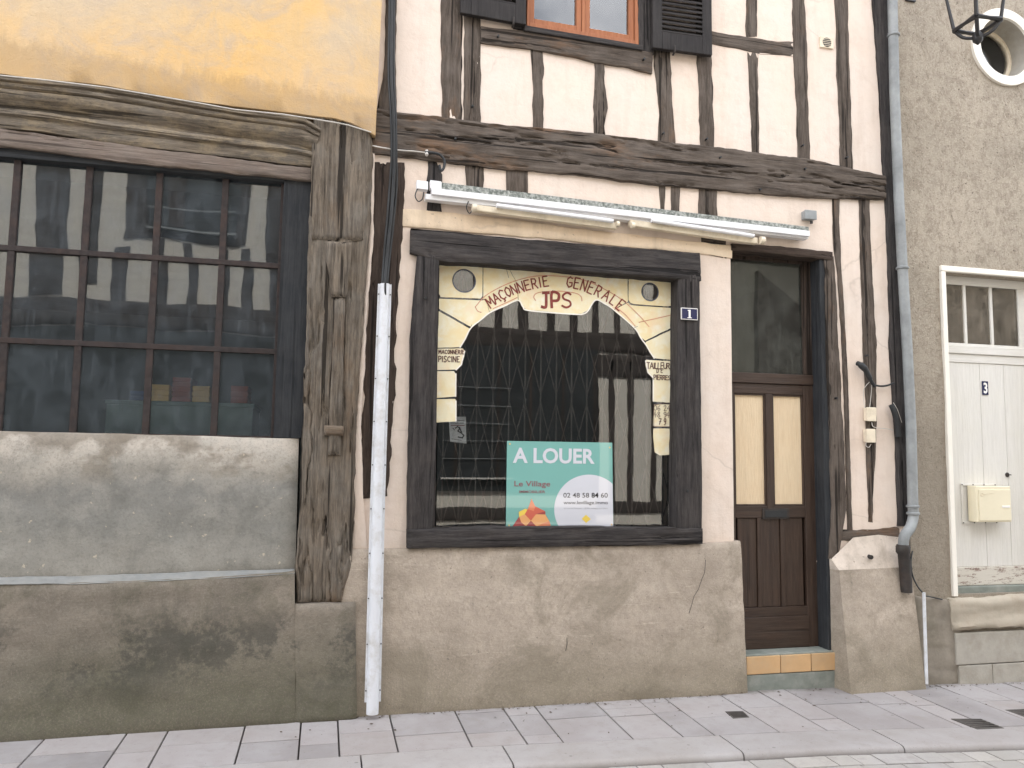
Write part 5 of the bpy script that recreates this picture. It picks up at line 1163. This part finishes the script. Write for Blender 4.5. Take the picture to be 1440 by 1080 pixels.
# ================================================================== HOUSES ACROSS THE STREET (seen in the glass)
YO = -7.0
def O(px, py, pane=.085):       # point of the opposite wall seen mirrored in the shop window or the workshop window
    r = ray(px, py); yv = 2*pane - YO; p = CAM + r*((yv-CAM.y)/r.y); return (p.x, p.z)
oh = thing('opposite_timber_house', (2, -9, -.3), 'sunlit half timbered house across the street, seen only reflected in the window glass', 'house')
ox0, ox1 = -9.0, 6.6; OT = 7.7
zj = O(560,440)[1]
mk('front_wall', MB().box(ox0, ox1, YO-.25, YO, -.4, OT), M['opp'], oh)
mk('house_shell', MB().box(ox0, ox1, YO-6, YO-.26, -.4, OT), M['opprough'], oh)
mk('roof', MB().hexa([(ox0,YO+.35,OT),(ox1,YO+.35,OT),(ox1,YO-6.3,OT),(ox0,YO-6.3,OT),(ox0,YO-3,OT+2),(ox1,YO-3,OT+2),(ox1,YO-3.1,OT+2),(ox0,YO-3.1,OT+2)]), M['roof'], oh)
def ot(A, B, name='opposite_stud'):   # A, B lists of (x,z)
    mb = loft(A, B, 0, -.02, wob=.012, disp=.0, crack=0, dens=.2, step=.12)
    mb.v = [(x, YO+.03+(-y), z) for x, y, z in mb.v]; return mk(name, mb, M['oppwood'], oh)
def gap(pxA, pxB, top, bot, pane=.085): ot([O(a, b, pane) for a, b in pxA], [O(a, b, pane) for a, b in pxB])
zA, zB = OT, O(700,462)[1]
for l, r in ((663,672),(695,707),(729,743),(768,779),(800,811),(833,842),(863,872),(893,903),(918,934)):
    a, b = O(l, 440)[0], O(r, 440)[0]; ot([(a, OT), (a+.01, 5.2), (a, zB-.05)], [(b, OT), (b-.01, 5.2), (b, zB-.05)])
ot([(O(617,400)[0]-.05, zB+.02), (ox1, zB+.02-.0)], [(O(617,400)[0]-.05, zB-.32), (ox1, zB-.32)], 'opposite_beam')
wm = .06*-1
for l, r, y0_, y1_ in ((42,88,230,415),(115,135,230,400),(170,200,245,335),(154,175,345,432),(215,226,340,440),(257,271,345,440),(309,318,350,450),(325,346,262,345),(337,350,350,450),(373,398,262,450)):
    a, a2, b, b2 = O(l, y0_, .06), O(l-4, y1_, .06), O(r, y0_, .06), O(r-4, y1_, .06)
    ot([(a[0], a[1]+(.9 if y0_ < 280 else 0)), (a2[0], a2[1])], [(b[0], b[1]+(.9 if y0_ < 280 else 0)), (b2[0], b2[1])])
lw0, lw1 = O(200,260,.06), O(325,333,.06); zb2 = O(200,427,.06)[1]
ot([(ox0, zb2+.02), (O(617,400)[0]-.06, zb2-.0)], [(ox0, zb2-.36), (O(617,400)[0]-.06, zb2-.36)], 'opposite_beam')
ot([(lw0[0]-.1, lw1[1]+.02), (lw1[0]+.1, lw1[1]+.0)], [(lw0[0]-.1, lw1[1]-.14), (lw1[0]+.1, lw1[1]-.14)], 'opposite_beam')
ow = mk('opposite_window', MB().box(lw0[0], lw1[0], YO+.032, YO+.06, lw1[1], OT-1.2), M['oppdark'], oh)
a, b = O(239,300,.06)[0], O(263,300,.06)[0]; mk('opposite_window_shutter', MB().box(a, b, YO+.061, YO+.09, lw1[1]+.06, OT-1.3), M['umber'], ow)
for yy_ in (.35, .9, 1.4): mk('opposite_window_bar', MB().box(lw0[0]+.02, lw1[0]-.02, YO+.0905, YO+.10, lw1[1]+yy_, lw1[1]+yy_+.02), M['zinc'], ow)
mk('opposite_window_sill', MB().box(lw0[0]-.02, lw1[0]+.02, YO+.061, YO+.12, lw1[1], lw1[1]+.03), M['zinc'], ow)
# ground floor: dark shopfront, plaster strips, pale apron
sf0, sf1 = -9.0, O(839,600)[0]; sz1 = min(zB, zb2)-.3; sz0 = O(700,690)[1]
of = mk('opposite_shopfront', MB().box(sf0, sf1, YO+.005, YO+.05, sz0, sz1), M['oppdark'], oh)
for px in (640,700,745,790,835): x = O(px,600)[0]; mk('opposite_muntin', MB().box(x-.02, x+.02, YO+.051, YO+.07, sz0+.1, sz1-.1), M['umber'], of)
for py in (545,570,595,620,645): z = O(660,py)[1]; mk('opposite_muntin', MB().box(O(622,py)[0], O(718,py)[0], YO+.0705, YO+.078, z-.005, z+.005), M['zinc'], of)
mk('opposite_ledge', MB().box(O(618,690)[0], O(718,690)[0], YO+.051, YO+.12, O(660,672)[1]-.015, O(660,672)[1]+.01), M['oppwhite'], of)
for l, r in ((839.5,839.8),(856.5,864.5),(882.5,890.5),(914.5,922),(937,960)):
    a, b = O(l, 600)[0], O(r, 600)[0]; ot([(a, zB-.3), (a, O(860,706)[1])], [(max(b, a+.03), zB-.3), (max(b, a+.03), O(860,706)[1])])
ot([(sf1, O(860,530)[1]+.38), (ox1, O(860,530)[1]+.38)], [(sf1, O(860,530)[1]), (ox1, O(860,530)[1])], 'opposite_beam')
ot([(sf1, O(860,705)[1]), (ox1, O(860,705)[1])], [(sf1, O(860,721)[1]), (ox1, O(860,721)[1])], 'opposite_beam')
ot([(sf0, O(700,713)[1]), (sf1-.02, O(700,713)[1])], [(sf0, O(700,732)[1]), (sf1-.02, O(700,732)[1])], 'opposite_beam')
# grey roughcast neighbour, reflected in the fanlight of the brown door
og = thing('opposite_grey_house', (10, -9, -.3), 'grey roughcast house across the street, reflected in the fanlight above the brown door', 'house')
mk('front_wall', MB().box(ox1+.02, 16, YO-6, YO-.1, -.4, 7.4), M['opprough'], og)
mk('roof', MB().hexa([(ox1+.02,YO+.1,7.4),(16,YO+.1,7.4),(16,YO-6.2,7.4),(ox1+.02,YO-6.2,7.4),(ox1+.02,YO-3,9.2),(16,YO-3,9.2),(16,YO-3.1,9.2),(ox1+.02,YO-3.1,9.2)]), M['roof'], og)
sx = O(1062,400,.14)[0]; mk('dark_lean_to', MB().prism([(sx, O(1062,525,.14)[1]-1.5), (sx+.05, O(1050,380,.14)[1]), (sx+.9, O(1090,430,.14)[1]), (sx+1.1, O(1100,525,.14)[1]-1.5)], YO-.1, YO+.05), M['oppwood'], og)

# hairline crack in the render under the shop window
for pts in ([(992,787),(990,805),(985,815),(981,828),(976,838),(972,850),(969,862)], [(796,897),(797,905),(795,915)]):
    mk('render_crack', MB().stroke([(P(x+random.uniform(-1,1), y, .072).x, P(x, y, .072).z) for x, y in pts], .0035, -.079), M['iron'], mid)

# peg holes bored through the old timbers
for px, py in ((1068,267),(640,196),(1012,222),(1131,238),(700,52),(905,84),(664,150),(932,188),(993,196),(1128,205),(1190,222),(1218,500),(1175,560),(598,420),(965,690)):
    p = P(px, py, .03); mk('peg_hole', MB().disc((p.x, p.z), .008, -.052 if px not in (598,965) else -.062, -.02, 9), M['black'], mid)
